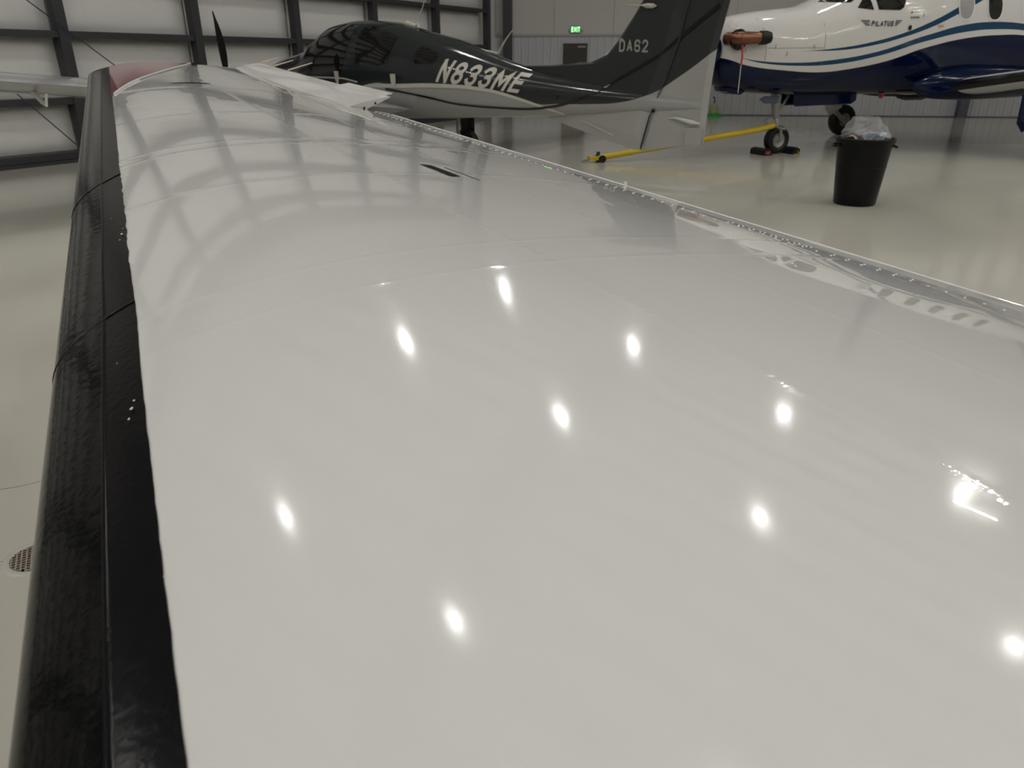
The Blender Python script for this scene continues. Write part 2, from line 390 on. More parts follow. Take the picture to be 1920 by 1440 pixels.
def livery(name,base,layers,x0,x1,rough=.1,metal=0,spec=None):
    m=mat(name,base,rough,metal=metal,spec=spec); nt=m.node_tree; p=nt.nodes['Principled BSDF']
    tc=[n for n in nt.nodes if n.type=='TEX_COORD'][0]; sp=nt.nodes.new('ShaderNodeSeparateXYZ'); nt.links.new(tc.outputs['Object'],sp.inputs[0])
    col=nt.nodes.new('ShaderNodeRGB'); col.outputs[0].default_value=(*base,1); cur=col.outputs[0]
    for pts,c in layers:
        k=curve_mask(nt,sp.outputs[0],sp.outputs[2],pts,x0,x1)
        mx=nt.nodes.new('ShaderNodeMix'); mx.data_type='RGBA'; mx.inputs['B'].default_value=(*c,1)
        nt.links.new(k,mx.inputs['Factor']); nt.links.new(cur,mx.inputs['A']); cur=mx.outputs['Result']
    nt.links.new(cur,p.inputs['Base Color']); return m
def loft(name,Hh,m,parent,s0=None,s1=None,ns=110,nr=44):
    s0=Hh.s0 if s0 is None else s0; s1=Hh.s1 if s1 is None else s1
    V=[];Fc=[]
    for i in range(ns+1):
        t=i/ns; s=s0+(s1-s0)*(t*t*.45+t*.55)
        b,tp,wd,n=Hh.zb(s),Hh.zt(s),Hh.w(s),Hh.n(s); mz=(b+tp)/2;h=(tp-b)/2
        for k in range(nr):
            a=2*PI*k/nr; cx,sx=math.cos(a),math.sin(a)
            V.append((s,wd*math.copysign(abs(cx)**(2/n),cx),mz+h*math.copysign(abs(sx)**(2/n),sx)))
    for i in range(ns):
        for k in range(nr):
            a=i*nr+k;b=i*nr+(k+1)%nr; Fc.append((a,b,b+nr,a+nr))
    Fc.append(tuple(range(nr))[::-1]); Fc.append(tuple(ns*nr+k for k in range(nr)))
    return mesh(name,V,Fc,m,parent,True)
def drape_poly(name,poly,yf,m,parent,off=.006,side=-1,step=.09,smooth=True):
    bm=bmesh.new(); f=bm.faces.new([bm.verts.new((x,0,z)) for x,z in poly]); bmesh.ops.triangulate(bm,faces=[f])
    for _ in range(7):
        ee=[e for e in bm.edges if e.calc_length()>step]
        if not ee: break
        bmesh.ops.subdivide_edges(bm,edges=ee,cuts=1); bmesh.ops.triangulate(bm,faces=bm.faces)
    for v in bm.verts: v.co.y=side*(yf(v.co.x,v.co.z)+off)
    return bmobj(name,bm,m,parent,smooth)
def drape_strip(name,pts,wd,yf,m,parent,off=.006,side=-1,n=60):
    fz=pchip([p[0] for p in pts],[p[1] for p in pts]); fw=(lambda x:wd) if not callable(wd) else wd
    V=[];Fc=[]
    for i in range(n+1):
        x=pts[0][0]+(pts[-1][0]-pts[0][0])*i/n; z=fz(x); sl=(fz(x+.02)-fz(x-.02))/.04; nn=1/math.sqrt(1+sl*sl); h=fw(x)/2
        for q in (-1,0,1):
            xx=x-sl*nn*h*q; zz=z+nn*h*q; V.append((xx,side*(yf(xx,zz)+off),zz))
    for i in range(n):
        for q in (0,1): a=i*3+q; Fc.append((a,a+1,a+4,a+3) if side>0 else (a,a+3,a+4,a+1))
    return mesh(name,V,Fc,m,parent,True)
def drape_text(name,txt,quad,yf,m,parent,bold=.16,shear=0,off=.008,side=-1):
    bm=textmesh(txt,bold,shear); (ax,az),(bx,bz),(cx,cz),(dx,dz)=quad  # bl br tr tl
    for v in bm.verts:
        u,t=v.co.x,v.co.y; x=(1-t)*((1-u)*ax+u*bx)+t*((1-u)*dx+u*cx); z=(1-t)*((1-u)*az+u*bz)+t*((1-u)*dz+u*cz)
        v.co=Vector((x,side*(yf(x,z)+off),z))
    return bmobj(name,bm,m,parent,True)
def foil(name,A,B,cA,cB,tA,tB,m,parent,zA=0,zB=0,n=20,ns=8,rnd=True,c0=0,c1=1,offn=0):
    # aerofoil between root point A=(s,y,z) (leading edge) and tip B; chord runs along +s
    V=[];Fc=[]
    loop=[]
    for k in range(n+1): loop.append((c0+(c1-c0)*(1-(k/n))**1.6,1))
    for k in range(1,n): loop.append((c0+(c1-c0)*(k/n)**1.6,-1))
    def yt(c): return 5*(.2969*c**.5-.126*c-.3516*c*c+.2843*c**3-.1036*c**4)
    for i in range(ns+1):
        f=i/ns; ch=cA+(cB-cA)*f; t=tA+(tB-tA)*f
        if rnd and i==ns: t*=.3
        P=Vector(A)*(1-f)+Vector(B)*f
        for c,q in loop: V.append((P.x+c*ch,P.y,P.z+q*(t*ch*yt(c)+offn)))
    L=len(loop)
    for i in range(ns):
        for k in range(L): a=i*L+k;b=i*L+(k+1)%L; Fc.append((a,b,b+L,a+L))
    Fc.append(tuple(range(L))); Fc.append(tuple(ns*L+k for k in range(L))[::-1])
    o=mesh(name,V,Fc,m,parent,True)
    bm=bmesh.new(); bm.from_mesh(o.data); bmesh.ops.recalc_face_normals(bm,faces=bm.faces); bm.to_mesh(o.data); bm.free()
    try: o.data.set_sharp_from_angle(angle=math.radians(50))
    except Exception: pass
    return o
def slab_poly(name,poly,th,m,parent,yc=0,edge=.35):
    # upright lens-shaped plate (fin, rudder): outline in s-z, thick in the middle, thin at the edge
    cx=sum(p[0] for p in poly)/len(poly);cz=sum(p[1] for p in poly)/len(poly)
    N=len(poly);V=[];Fc=[]
    for y,f in ((-edge,1),(-1,.8),(1,.8),(edge,1)):
        for x,z in poly: V.append((cx+(x-cx)*f,yc+y*th/2,cz+(z-cz)*f))
    for r in range(3):
        for k in range(N): a=r*N+k;b=r*N+(k+1)%N; Fc.append((a,b,b+N,a+N))
    Fc.append(tuple(3*N+k for k in range(N)));
    for k in range(N): pass
    Fc.append(tuple(range(N))[::-1])
    bm=bmesh.new(); vs=[bm.verts.new(v) for v in V]
    # outer rims joined; middle faces
    for f in Fc[:-2]: bm.faces.new([vs[i] for i in f])
    bm.faces.new([vs[N+k] for k in range(N)][::-1]); bm.faces.new([vs[2*N+k] for k in range(N)])
    # drop the band between the two middle rings (inside)
    bm.faces.ensure_lookup_table()
    kill=[f for f in bm.faces if all(N<=v.index<3*N for v in f.verts) and len(f.verts)==4 and len({round(v.co.y,5) for v in f.verts})==2]
    bm.verts.index_update()
    kill=[f for f in bm.faces if len(f.verts)==4 and {1,2}=={v.index//N for v in f.verts}]
    bmesh.ops.delete(bm,geom=kill,context='FACES_ONLY')
    for k in range(N): bm.faces.new([vs[k],vs[(k+1)%N],vs[3*N+(k+1)%N],vs[3*N+k]])
    return bmobj(name,bm,m,parent)
def wheel(parent,x,y,r,wd,hub=.45,fork=False):
    # wheel axis along y
    M=Matrix.Translation((x,y,r))@Matrix.Rotation(PI/2,4,'X')
    t=lathe('tire',[(r*hub,-wd*.36),(r*.72,-wd*.5),(r*.92,-wd*.42),(r,-wd*.2),(r,wd*.2),(r*.92,wd*.42),(r*.72,wd*.5),(r*hub,wd*.36)],BLACKR,parent,M,32,close=True)
    h=lathe('wheel_hub',[(0.0,-wd*.16),(r*.16,-wd*.3),(r*.2,-wd*.2),(r*.36,-wd*.22),(r*hub,-wd*.40),(r*hub*1.02,-wd*.36),(r*hub*1.02,wd*.36),(r*hub,wd*.4),(r*.3,wd*.2),(0.,wd*.3)],GREYM,t,M,28)
    return t
def prop(parent,x,y,z,R,angles,spin,m=None,bm_=None,cone=BLK):
    sp_=lathe('spinner',[(0.,-spin*2.1),(spin*.35,-spin*1.8),(spin*.75,-spin*.9),(spin,0),(spin,.04),(0.,.04)],cone,parent,Matrix.Translation((x,y,z))@Matrix.Rotation(PI/2,4,'Y'),24)
    for a in angles:
        V=[];Fc=[];N=9
        d=Vector((0,math.cos(a),math.sin(a))); q=Vector((0,-math.sin(a),math.cos(a)))
        for i in range(N+1):
            f=i/N; rr=spin*.8+(R-spin*.8)*f; ch=1.9*(.045+.075*math.sin(PI*min(1,f*1.15))**.7)*(1 if f<.93 else .55)*R/.95; tw=math.radians(86-10*f)
            sweep=-.03*f*f*R
            for c,t in ((-.5,0),(-.2,.5),(.3,.4),(.5,0),(.3,-.3),(-.2,-.4)):
                P=d*rr+q*(ch*c*math.cos(tw)+sweep)+Vector((ch*c*math.sin(tw),0,0))+Vector((math.cos(tw),0,0))*t*ch*.16*(1.3-f)
                V.append((x+P.x-.20*f*f*R,y+P.y,z+P.z))
        for i in range(N):
            for k in range(6): A=i*6+k;B=i*6+(k+1)%6; Fc.append((A,B,B+6,A+6))
        Fc.append(tuple(range(6))); Fc.append(tuple(N*6+k for k in range(6))[::-1])
        o=mesh('propeller_blade',V,Fc,m or BLACKR,sp_,False)

# ================================================================ grey twin engine airplane (middle)
a=np.array([7.22,-5.0]); a/=np.linalg.norm(a)
DAE=empty('twin_engine_airplane',(-4.65,14.5,0),math.atan2(a[1],a[0]),'dark grey and silver twin engine airplane marked N833ME parked behind the wing','airplane')
DK=(.022,.026,.027)
DB=[(-1,.7),(2.9,.72),(3.45,1.15),(3.53,1.26),(3.93,1.22),(4.5,1.24),(5.03,1.23),(5.53,1.18),(5.94,1.09),(6.3,1.02),(6.5,1.03),(6.97,1.04),(7.42,1.07),(7.8,1.17),(8.18,1.38),(8.62,1.69),(9.4,2.3)]
DAM=livery('grey_silver_livery',DK,[(DB,(.30,.305,.295))],-1,9.4,.13)
DAF=livery('grey_silver_tail',DK,[(DB,(.34,.34,.325))],-1,9.4,.3)
loft('fuselage',DA,DAM,DAE)
fin=[(5.75,1.50),(6.3,1.51),(6.94,1.55),(7.17,1.64),(7.31,1.79),(7.52,2.08),(7.63,2.25),(7.98,2.82),(8.46,2.82),(8.22,2.23),(8.14,1.80),(7.98,1.31),(7.83,.93),(7.75,.60),(7.73,.49),(7.63,.49),(7.2,.60),(6.6,.75),(6.11,.90),(6.0,1.1)]
FT=.12
slab_poly('tail_fin',fin,FT,DAF,DAE)
rud=[(8.21,2.23),(8.45,2.82),(8.88,2.82),(8.72,2.21),(8.62,1.71),(8.585,1.17),(8.57,.62),(8.01,.53),(7.75,.48),(7.72,.49),(7.82,.93),(7.97,1.31),(8.13,1.80)]
slab_poly('rudder',rud,.08,DAF,DAE,edge=.3)
def dafin(x,z):
    return max(DA.y(x,z),FT/2 if x>6.2 and (z<.95 or z>1.2 or x>7.5) and x<8.0 else (.045 if x>=8.0 else 0))
def day(x,z): 
    y=DA.y(x,z); f=.0
    if x>5.9: f=FT/2
    if x>7.95: f=.05
    return max(y,f)
foil('tailplane',(7.95,0,2.86),(8.2,1.62,2.86),.75,.5,.11,.1,DAF,DAE); foil('tailplane',(7.95,0,2.86),(8.2,-1.62,2.86),.75,.5,.11,.1,DAF,DAE)
for sd in (-1,1):
    drape_strip('cream_stripe',[(1.5,1.335),(2.2,1.33),(2.86,1.32),(3.2,1.27)],.022,day,CREAM,DAE,.006,sd,30)
    drape_strip('cream_stripe',[(3.3,1.19),(3.53,1.225),(3.93,1.225),(4.5,1.24),(5.03,1.23),(5.53,1.18),(5.94,1.09),(6.33,.98),(6.6,.90)],lambda x:.058-.012*max(0,(x-4.5)),day,CREAM,DAE,.009,sd,60)
    drape_strip('black_stripe',[(3.75,1.18),(3.91,1.16),(4.47,1.08),(4.98,.99),(5.49,.96),(5.99,.95),(6.49,1.0),(6.97,1.14),(7.37,1.35),(7.94,1.65),(8.2,1.85),(8.62,2.16)],lambda x:.028+.006*max(0,x-6),day,BLK,DAE,.012,sd,80)
    drape_strip('cream_line',[(6.85,.83),(7.34,.66)],.012,day,CREAM,DAE,.006,sd,12)
    drape_poly('windshield',[(2.02,1.90),(1.93,1.76),(1.95,1.55),(2.15,1.44),(2.87,1.40),(2.98,1.67),(3.03,1.97),(2.88,2.09),(2.5,2.09),(2.22,2.03)],DA.y,GLASSD,DAE,.006,sd,.07)
    wf=drape_poly('door_window',[(3.20,2.03),(3.34,2.045),(3.6,1.99),(3.91,1.89),(3.86,1.70),(3.82,1.55),(3.56,1.49),(3.2,1.52),(3.17,1.78)],DA.y,GLASSD,DAE,.006,sd,.07)
    drape_poly('rear_window',[(4.33,1.77),(4.45,1.74),(4.66,1.66),(4.66,1.60),(4.60,1.54),(4.31,1.53),(4.27,1.6)],DA.y,GLASSD,DAE,.006,sd,.07)
    drape_poly('nose_vent',[(1.25,1.585),(1.5,1.60),(1.6,1.57),(1.5,1.54),(1.28,1.54)],DA.y,BLK,DAE,.006,sd,.07)
    for hx,hz in ((2.78,1.33),(3.93,1.30)):
        drape_poly('door_hinge',[(hx-.05,hz+.09),(hx+.05,hz+.09),(hx+.045,hz-.02),(hx+.01,hz-.1),(hx-.02,hz-.1),(hx-.045,hz-.02)],DA.y,CREAM,DAE,.02,sd,.07)
    drape_text('registration_lettering','N833ME',[(4.66,1.28),(6.00,1.145),(6.12,1.41),(4.76,1.61)] if sd<0 else [(6.02,1.145),(4.67,1.28),(4.68,1.61),(6.08,1.41)],day,CREAM,DAE,.18,.2*(1 if sd<0 else -1),.012,sd)
    drape_text('model_lettering','DA62',[(7.36,1.67),(7.76,1.66),(7.76,1.82),(7.36,1.83)] if sd<0 else [(7.76,1.66),(7.36,1.67),(7.36,1.83),(7.76,1.82)],day,GREYTXT,DAE,.17,0,.012,sd)
drape_strip('rudder_gap',[(7.74,.52),(7.84,.93)],.012,lambda x,z:.06,BLK,DAE,.003,-1,8)
rod('rudder_gap_line',[(7.75,-.066,.5),(7.85,-.066,.93),(8.0,-.066,1.31),(8.16,-.066,1.80),(8.24,-.066,2.23),(8.47,-.066,2.8)],.008,STEEL,DAE,6)
rod('rudder_hinge_bracket',[(7.9,-.07,.98),(7.9,-.095,.98)],.02,BLK,DAE)
lathe('fuselage_drain',[(0,-.012),(.022,-.01),(.022,.0)],BLK,DAE,Matrix.Translation((6.55,-DA.y(6.55,1.12)-.004,1.12))@Matrix.Rotation(PI/2,4,'X'),14)
# rudder trim fairing and tail tie rods
rod('trim_fairing',[(8.1,-.05,.90),(8.2,-.075,.91),(8.42,-.075,.865),(8.52,-.05,.85)],[.006,.014,.03,.01],mat('fairing_white',(.5,.5,.48),.3),DAE,10)
box('rudder_tab',8.34,8.56,-.062,-.052,.60,.80,DAF,DAE,.003)
rod('fin_light',[(7.62,-.06,2.19),(7.72,-.1,2.18),(7.80,-.10,2.175),(7.84,-.08,2.175)],[.004,.028,.028,.006],CREAM,DAE,10)
rod('fin_light_spike',[(7.45,-.11,2.20),(7.72,-.1,2.18)],[.003,.007],CREAM,DAE,6)
# antennas
rod('whip_antenna',[(3.95,0,2.02),(3.93,0,2.10),(4.06,0,2.32),(4.10,0,2.45)],[.018,.008,.005,.004],CREAM,DAE,8)
rod('whip_antenna',[(4.95,0,2.02-.28),(5.42,0,1.66),(5.55,0,1.84),(5.66,0,1.95)],[.012,.02,.009,.006],CREAM,DAE,8)
rod('antenna_puck',[(3.72,0,2.08),(3.9,0,2.04)],[.05,.03],CREAM,DAE,10)
rod('belly_antenna',[(5.05,-.1,.80),(5.18,-.1,.70),(5.42,-.1,.695)],[.006,.004,.004],GREYM,DAE,6)
DAW=mat('airplane_silver_wing',(.42,.42,.43),.12)
for sd in (-1,1):
    wg=foil('wing',(2.55,sd*.45,.90),(2.85,sd*7.1,1.50),1.6,1.1,.16,.17,DAW,DAE,n=22,ns=10)
    foil('winglet',(3.0,sd*7.05,1.40),(3.5,sd*7.35,1.95),.75,.35,.1,.08,DAW,DAE)
    ft=rod('aileron_hinge_fairing',[(3.52,sd*5.45,1.27),(3.66,sd*5.45,1.18),(3.72,sd*5.45,1.15),(3.78,sd*5.45,1.27)],[.03,.022,.015,.012],WHITE2,DAE,8)
    # nacelle
    NA=Hull([(1.58,1.12,1.42,.14,2),(1.7,1.0,1.46,.24,2.2),(2.1,.88,1.49,.30,2.2),(2.8,.82,1.47,.31,2.2),(3.6,.88,1.30,.22,2.1),(4.3,1.0,1.12,.05,2)])
    n_=loft('engine_nacelle',NA,DAM,DAE,ns=30,nr=24)
    n_.data.transform(Matrix.Translation((0,sd*1.75,0)))
    prop(DAE,1.55,sd*1.75,1.28,.97,[PI/2+.03*sd,PI/2+2*PI/3,PI/2+4*PI/3],.14,m=mat('propeller_black_%d'%sd,(.003,.003,.003),.6,spec=.2))
    wheel(DAE,3.7,sd*1.42,.24,.17)
    rod('main_gear_leg',[(3.6,sd*1.35,.85),(3.58,sd*1.33,.45),(3.7,sd*1.33,.24)],[.035,.03,.025],GREYM,DAE)
    box('gear_door',3.5,3.8,sd*1.52-.01,sd*1.52+.01,.33,.86,BLK,DAE,.004)
wheel(DAE,.95,0,.19,.13); rod('nose_gear_leg',[(.95,0,.9),(.95,.09,.5),(.95,.1,.19)],[.03,.03,.02],GREYM,DAE)

# ================================================================ white and blue single turboprop (right)
PA=math.radians(20.9)
PCE=empty('turboprop_airplane',(4.846,14.121,0),PA,'white and navy single engine turboprop airplane with light blue stripes and exhaust stub','airplane')
NAVY=(.001,.005,.028); MB=(.008,.045,.10); PW=(.58,.565,.54)
B1=[(-2,1.72),(-1.58,1.62),(-1.19,1.5),(-.48,1.42),(.25,1.39),(.87,1.45),(1.49,1.56),(2.31,1.79),(3.26,1.95),(4.03,2.0),(4.58,2.0),(7,1.7),(10,2.2),(14,2.8)]
PB=[(-2,1.66),(-1.39,1.62),(-.92,1.56),(-.22,1.54),(.39,1.58),(1.2,1.70),(2.24,1.98),(3.19,2.17),(3.83,2.21),(4.52,2.19),(7,1.9),(10,2.35),(14,2.9)]
PBL=[(-2,1.66),(-1.39,1.62),(-.91,1.53),(-.2,1.49),(.41,1.51),(1.23,1.63),(2.27,1.89),(3.22,2.05),(3.87,2.09),(4.55,2.08),(7,1.8),(10,2.3),(14,2.88)]
U1=[(-2,1.6),(-.1,1.72),(.55,1.775),(1.15,1.87),(1.77,2.02),(2.19,2.16),(2.88,2.44),(3.13,2.55),(4.2,3.0),(5,3.3),(14,3.9)]
U2=[(-2,1.6),(-.1,1.715),(.55,1.735),(1.17,1.815),(1.79,1.955),(2.22,2.08),(2.89,2.33),(3.14,2.43),(4.4,2.95),(5.2,3.28),(14,3.88)]
PM=livery('white_navy_livery',PW,[(U1,MB),(U2,PW),(PB,MB),(PBL,PW),(B1,NAVY)],-2,14,.09,spec=.28)
loft('fuselage',PC,PM,PCE,ns=130,nr=48)
NVM=mat('navy_paint',NAVY,.1,spec=.28); 
pfin=[(9.6,2.85),(10.3,3.2),(11.2,4.35),(12.6,4.35),(12.7,2.75),(11.5,2.5)]
slab_poly('tail_fin',pfin,.16,NVM,PCE)
foil('tailplane',(11.4,0,4.4),(11.7,2.6,4.4),1.3,.8,.1,.1,WHITE2,PCE); foil('tailplane',(11.4,0,4.4),(11.7,-2.6,4.4),1.3,.8,.1,.1,WHITE2,PCE)
BLIND=mat('window_blind',(.33,.32,.31),.6)
for sd in (-1,1):
    def yf(x,z): return PC.y(x,z)
    def oval(cx,cz,a_,b_,n=20): return [(cx+a_*math.copysign(abs(math.cos(2*PI*k/n))**.75,math.cos(2*PI*k/n)),cz+b_*math.copysign(abs(math.sin(2*PI*k/n))**.85,math.sin(2*PI*k/n))) for k in range(n)]
    for k,cx in enumerate((3.04,3.74,4.62,5.45,6.3,7.1)):
        f=drape_poly('window_frame',oval(cx,2.50,.195,.28),yf,WHITE2,PCE,.006,sd,.12)
        g_=drape_poly('cabin_window',oval(cx,2.50,.17,.255),yf,BLIND if (k==0) else GLASSD,PCE,.012,sd,.12)
        if k==0:
            for j in range(12):
                z=2.28+j*.04; hw=.17*math.sqrt(max(0,1-((z-2.5)/.26)**2))*.95
                drape_strip('blind_pleat',[(cx-hw,z),(cx,z),(cx+hw,z)],.006,yf,GREYM,PCE,.016,sd,4)
    drape_poly('windshield',[(.28,2.485),(.5,2.47),(.70,2.47),(.86,2.56),(.98,2.72),(.9,2.75),(.6,2.62)],yf,GLASSD,PCE,.008,sd,.06)
    drape_poly('quarter_window',[(.79,2.385),(1.07,2.355),(1.03,2.5),(1.0,2.62),(.93,2.55),(.86,2.45)],yf,GLASSD,PCE,.008,sd,.06)
    drape_poly('cockpit_window',[(1.16,2.36),(1.58,2.36),(1.65,2.40),(1.69,2.50),(1.66,2.70),(1.3,2.78),(1.12,2.70),(1.08,2.62),(1.13,2.5)],yf,GLASSD,PCE,.008,sd,.06)
    rev=(lambda q:[q[1],q[0],q[3],q[2]]) if sd>0 else (lambda q:q)
    drape_text('maker_lettering','PILATUS',rev([(1.03,2.105),(1.47,2.105),(1.47,2.20),(1.03,2.19)]),yf,DARKTXT,PCE,.2,.12*(1 if sd<0 else -1),.01,sd)
    for q in (0,1,2,3):
        z=2.19-.024*q
        drape_strip('wing_mark_bar',[(.83+.03*q,z),(1.0,z)],.013,yf,DARKTXT,PCE,.01,sd,4)
        drape_strip('wing_mark_bar',[(1.50,z+.005),(1.63-.03*q,z+.005)],.013,yf,DARKTXT,PCE,.01,sd,4)
    drape_strip('small_placard',[(1.81,2.33),(1.98,2.33)],.008,yf,GREYM,PCE,.01,sd,4)
    SLM=bpy.data.materials.get('blue_grey_lettering') or mat('blue_grey_lettering',(.10,.11,.16),.4)
    for q in range(7): drape_strip('placard_bar',[(1.80+.027*q,2.25),(1.82+.027*q,2.25)],.026,yf,SLM,PCE,.01,sd,2)
    drape_strip('placard_mark',[(1.80,2.325),(1.835,2.325)],.035,yf,SLM,PCE,.01,sd,2)
    drape_strip('red_placard',[(2.42,2.12),(2.55,2.125)],.035,yf,mat('faded_red_print',(.5,.25,.2),.5),PCE,.01,sd,4)
    drape_poly('static_port',oval(1.82,2.09,.035,.04,12),yf,BLK,PCE,.012,sd,.1)
    ln=mat('panel_gap_%d'%sd,(.16,.16,.155),.5)
    for P in ([(-1.10,2.29),(-1.0,2.2),(-.93,2.05),(-.89,1.85),(-.88,1.7),(-.88,1.55)],[(.02,2.4),(.12,2.28),(.18,2.13),(.2,1.95),(.2,1.77),(.2,1.5)],[(2.0,2.95),(2.06,2.6),(2.08,2.3),(2.08,1.9)]):
        bm=bmesh.new(); tube(bm,[(x,sd*(yf(x,z)+.001),z) for x,z in P],.004,5); bmobj('panel_seam',bm,ln,PCE)
    drape_strip('cowl_seam',[(-.85,1.76),(.2,1.77)],.005,yf,ln,PCE,.004,sd,10)
    for x,z in ((-.72,1.79),(0,1.79),(-.5,1.68),(-1.25,1.73)): drape_poly('cowl_latch',[(x-.008,z-.04),(x+.008,z-.04),(x+.01,z+.03),(x-.004,z+.03)],yf,GREYM,PCE,.01,sd,.1)
    # exhaust stub
    st=rod('exhaust_stub',[(-1.50,sd*.26,1.90),(-1.46,sd*.46,1.90),(-1.38,sd*.54,1.905),(-1.12,sd*.60,1.91),(-1.08,sd*.605,1.91)],[.10,.10,.10,.088,.088],COPPER,PCE,20)
    rod('exhaust_cover',[(-1.12,sd*.60,1.91),(-1.11,sd*.60,1.91),(-1.0,sd*.62,1.912),(-.93,sd*.63,1.915)],[.088,.105,.105,.085],BLACKR,PCE,14)
    lathe('exhaust_collar',[(0,-.02),(.16,-.02),(.16,.02),(0,.02)],BLK,PCE,Matrix.Translation((-1.40,sd*.44,1.885))@Matrix.Rotation(PI/2,4,'X'),24)
    # wings, landing gear
    foil('wing',(3.0,sd*.55,1.10),(3.9,sd*8.2,2.28),2.1,1.1,.15,.12,WHITE2,PCE,n=24,ns=10)
    foil('deice_boot',(2.985,sd*.9,1.15),(3.88,sd*8.0,2.246),2.0,1.1,.155,.13,BLK,PCE,c1=.045,n=12,ns=8,rnd=False,offn=.004)
    RF=Hull([(2.25,1.15,1.2,.02,2),(2.5,.97,1.32,.12,2),(2.9,.92,1.42,.2,2.2),(3.6,.90,1.50,.26,2.2),(5,.93,1.45,.24,2.2),(6,1.0,1.2,.03,2)])
    r_=loft('wing_root_fairing',RF,NVM,PCE,ns=30,nr=24); r_.data.transform(Matrix.Translation((0,sd*.72,0)))
    wheel(PCE,3.95,sd*2.6,.33,.24)
    rod('main_gear_leg',[(3.35,sd*2.35,1.2),(3.5,sd*2.38,.55),(3.9,sd*2.45,.27)],[.06,.05,.04],GREYM,PCE)
    rod('gear_link',[(3.2,sd*2.3,.65),(3.55,sd*2.42,.5),(3.85,sd*2.46,.36)],[.03,.035,.03],WHITE2,PCE)
    slab_poly('gear_door',[(3.05,1.05),(3.6,1.05),(3.55,.62),(3.25,.45),(3.08,.6)],.04,(NVM if sd<0 else mat('door_grey',(.35,.34,.31),.4)),PCE,yc=sd*2.25)
# nose gear
wheel(PCE,0,0,.245,.17,.52)
rod('nose_gear_leg',[(-.14,0,1.05),(-.1,0,.72),(-.07,0,.62)],[.09,.075,.06],GREYM,PCE)
rod('nose_gear_piston',[(-.07,0,.62),(-.03,0,.46)],.035,CHROME,PCE)
rod('nose_fork',[(-.03,0,.47),(-.02,-.11,.42),(0,-.12,.245)],[.035,.03,.022],GREYM,PCE); rod('nose_fork',[(-.03,0,.47),(-.02,.11,.42),(0,.12,.245)],[.035,.03,.022],GREYM,PCE)
rod('torque_link',[(-.12,0,.66),(-.36,0,.58),(-.08,0,.47)],[.012,.012,.012],GREYM,PCE,8)
rod('drag_brace',[(.18,.05,1.0),(-.05,.03,.66)],[.025,.02],GREYM,PCE,8)
for y in (-.1,.1): slab_poly('nose_gear_door',[(.12,1.03),(.12,.86),(.18,.82),(1.45,.84),(1.55,.9),(1.55,1.03)],.02,NVM,PCE,yc=y*1.6)
slab_poly('chin_intake',[(-1.42,1.16),(-1.38,1.09),(-1.25,1.04),(-1.0,1.02),(-.9,1.08),(-1.0,1.15)],.34,NVM,PCE)
slab_poly('forward_gear_door',[(-.62,.95),(-.5,.88),(-.2,.88),(-.2,1.0),(-.5,1.0)],.03,mat('door_blue_grey',(.06,.08,.12),.3),PCE,yc=-.15)
rod('belly_beacon',[(2.1,-.2,1.0),(2.1,-.2,.93)],[.06,.03],RED,PCE,14)
slab_poly('belly_antenna',[(2.35,.98),(2.4,.93),(2.6,.89),(3.0,.89),(3.15,.93),(3.2,.98)],.05,BLK,PCE,yc=-.3)
prop(PCE,-1.62-.42,0,1.72,1.1,[PI/2,0,PI,-PI/2],.24,cone=CHROME)
lathe('prop_hub_plate',[(0,0),(.26,0),(.26,.45),(0,.45)],NVM,PCE,Matrix.Translation((-2.03,0,1.72))@Matrix.Rotation(PI/2,4,'Y'),24)
rp=rod('warning_streamer',[(-1.40,-.56,1.80),(-1.41,-.60,1.62),(-1.43,-.62,1.5)],.018,RED,PCE,6)
rod('streamer_cord',[(-1.43,-.62,1.5),(-1.46,-.66,1.08)],.007,CREAM,PCE,6)

# ================================================================ tow bar, chocks
TBA=Vector((1.30,12.80,0)); TBB=Vector((4.846,14.05,0))
tb=empty('tow_bar',TBA,math.atan2(TBB.y-TBA.y,TBB.x-TBA.x),'yellow steel tow bar lying from the floor to the turboprop nose wheel','tow bar')
Lb=(TBB-TBA).length
rod('bar',[(.15,0,.07),(Lb-.5,0,.43),(Lb-.12,0,.50)],.05,YEL,tb,12)
box('hitch_plate',-.02,.28,-.06,.06,.035,.10,YEL,tb,.01)
rod('hitch_ring',[(-.14,0,.03),(-.02,0,.06)],[.02,.03],GREYM,tb)
rod('hitch_pin',[(.16,0,.0),(.16,0,.17)],.03,STEEL,tb); 
for y in (-.09,.09): lathe('roller',[(0,-.02),(.06,-.02),(.06,.02),(0,.02)],BLACKR,tb,Matrix.Translation((.2,y,.06))@Matrix.Rotation(PI/2,4,'X'),16)
rod('fork_arm',[(Lb-.14,0,.50),(Lb-.08,-.12,.47),(Lb+.02,-.14,.44)],.016,GREYM,tb); rod('fork_arm',[(Lb-.14,0,.50),(Lb-.08,.12,.47),(Lb+.02,.14,.44)],.016,GREYM,tb)
ORG=mat('orange_band',(.20,.055,.012),.5)
def pcw(s,y): return Vector((4.846+math.cos(PA)*s-math.sin(PA)*y,14.121+math.sin(PA)*s+math.cos(PA)*y,0))
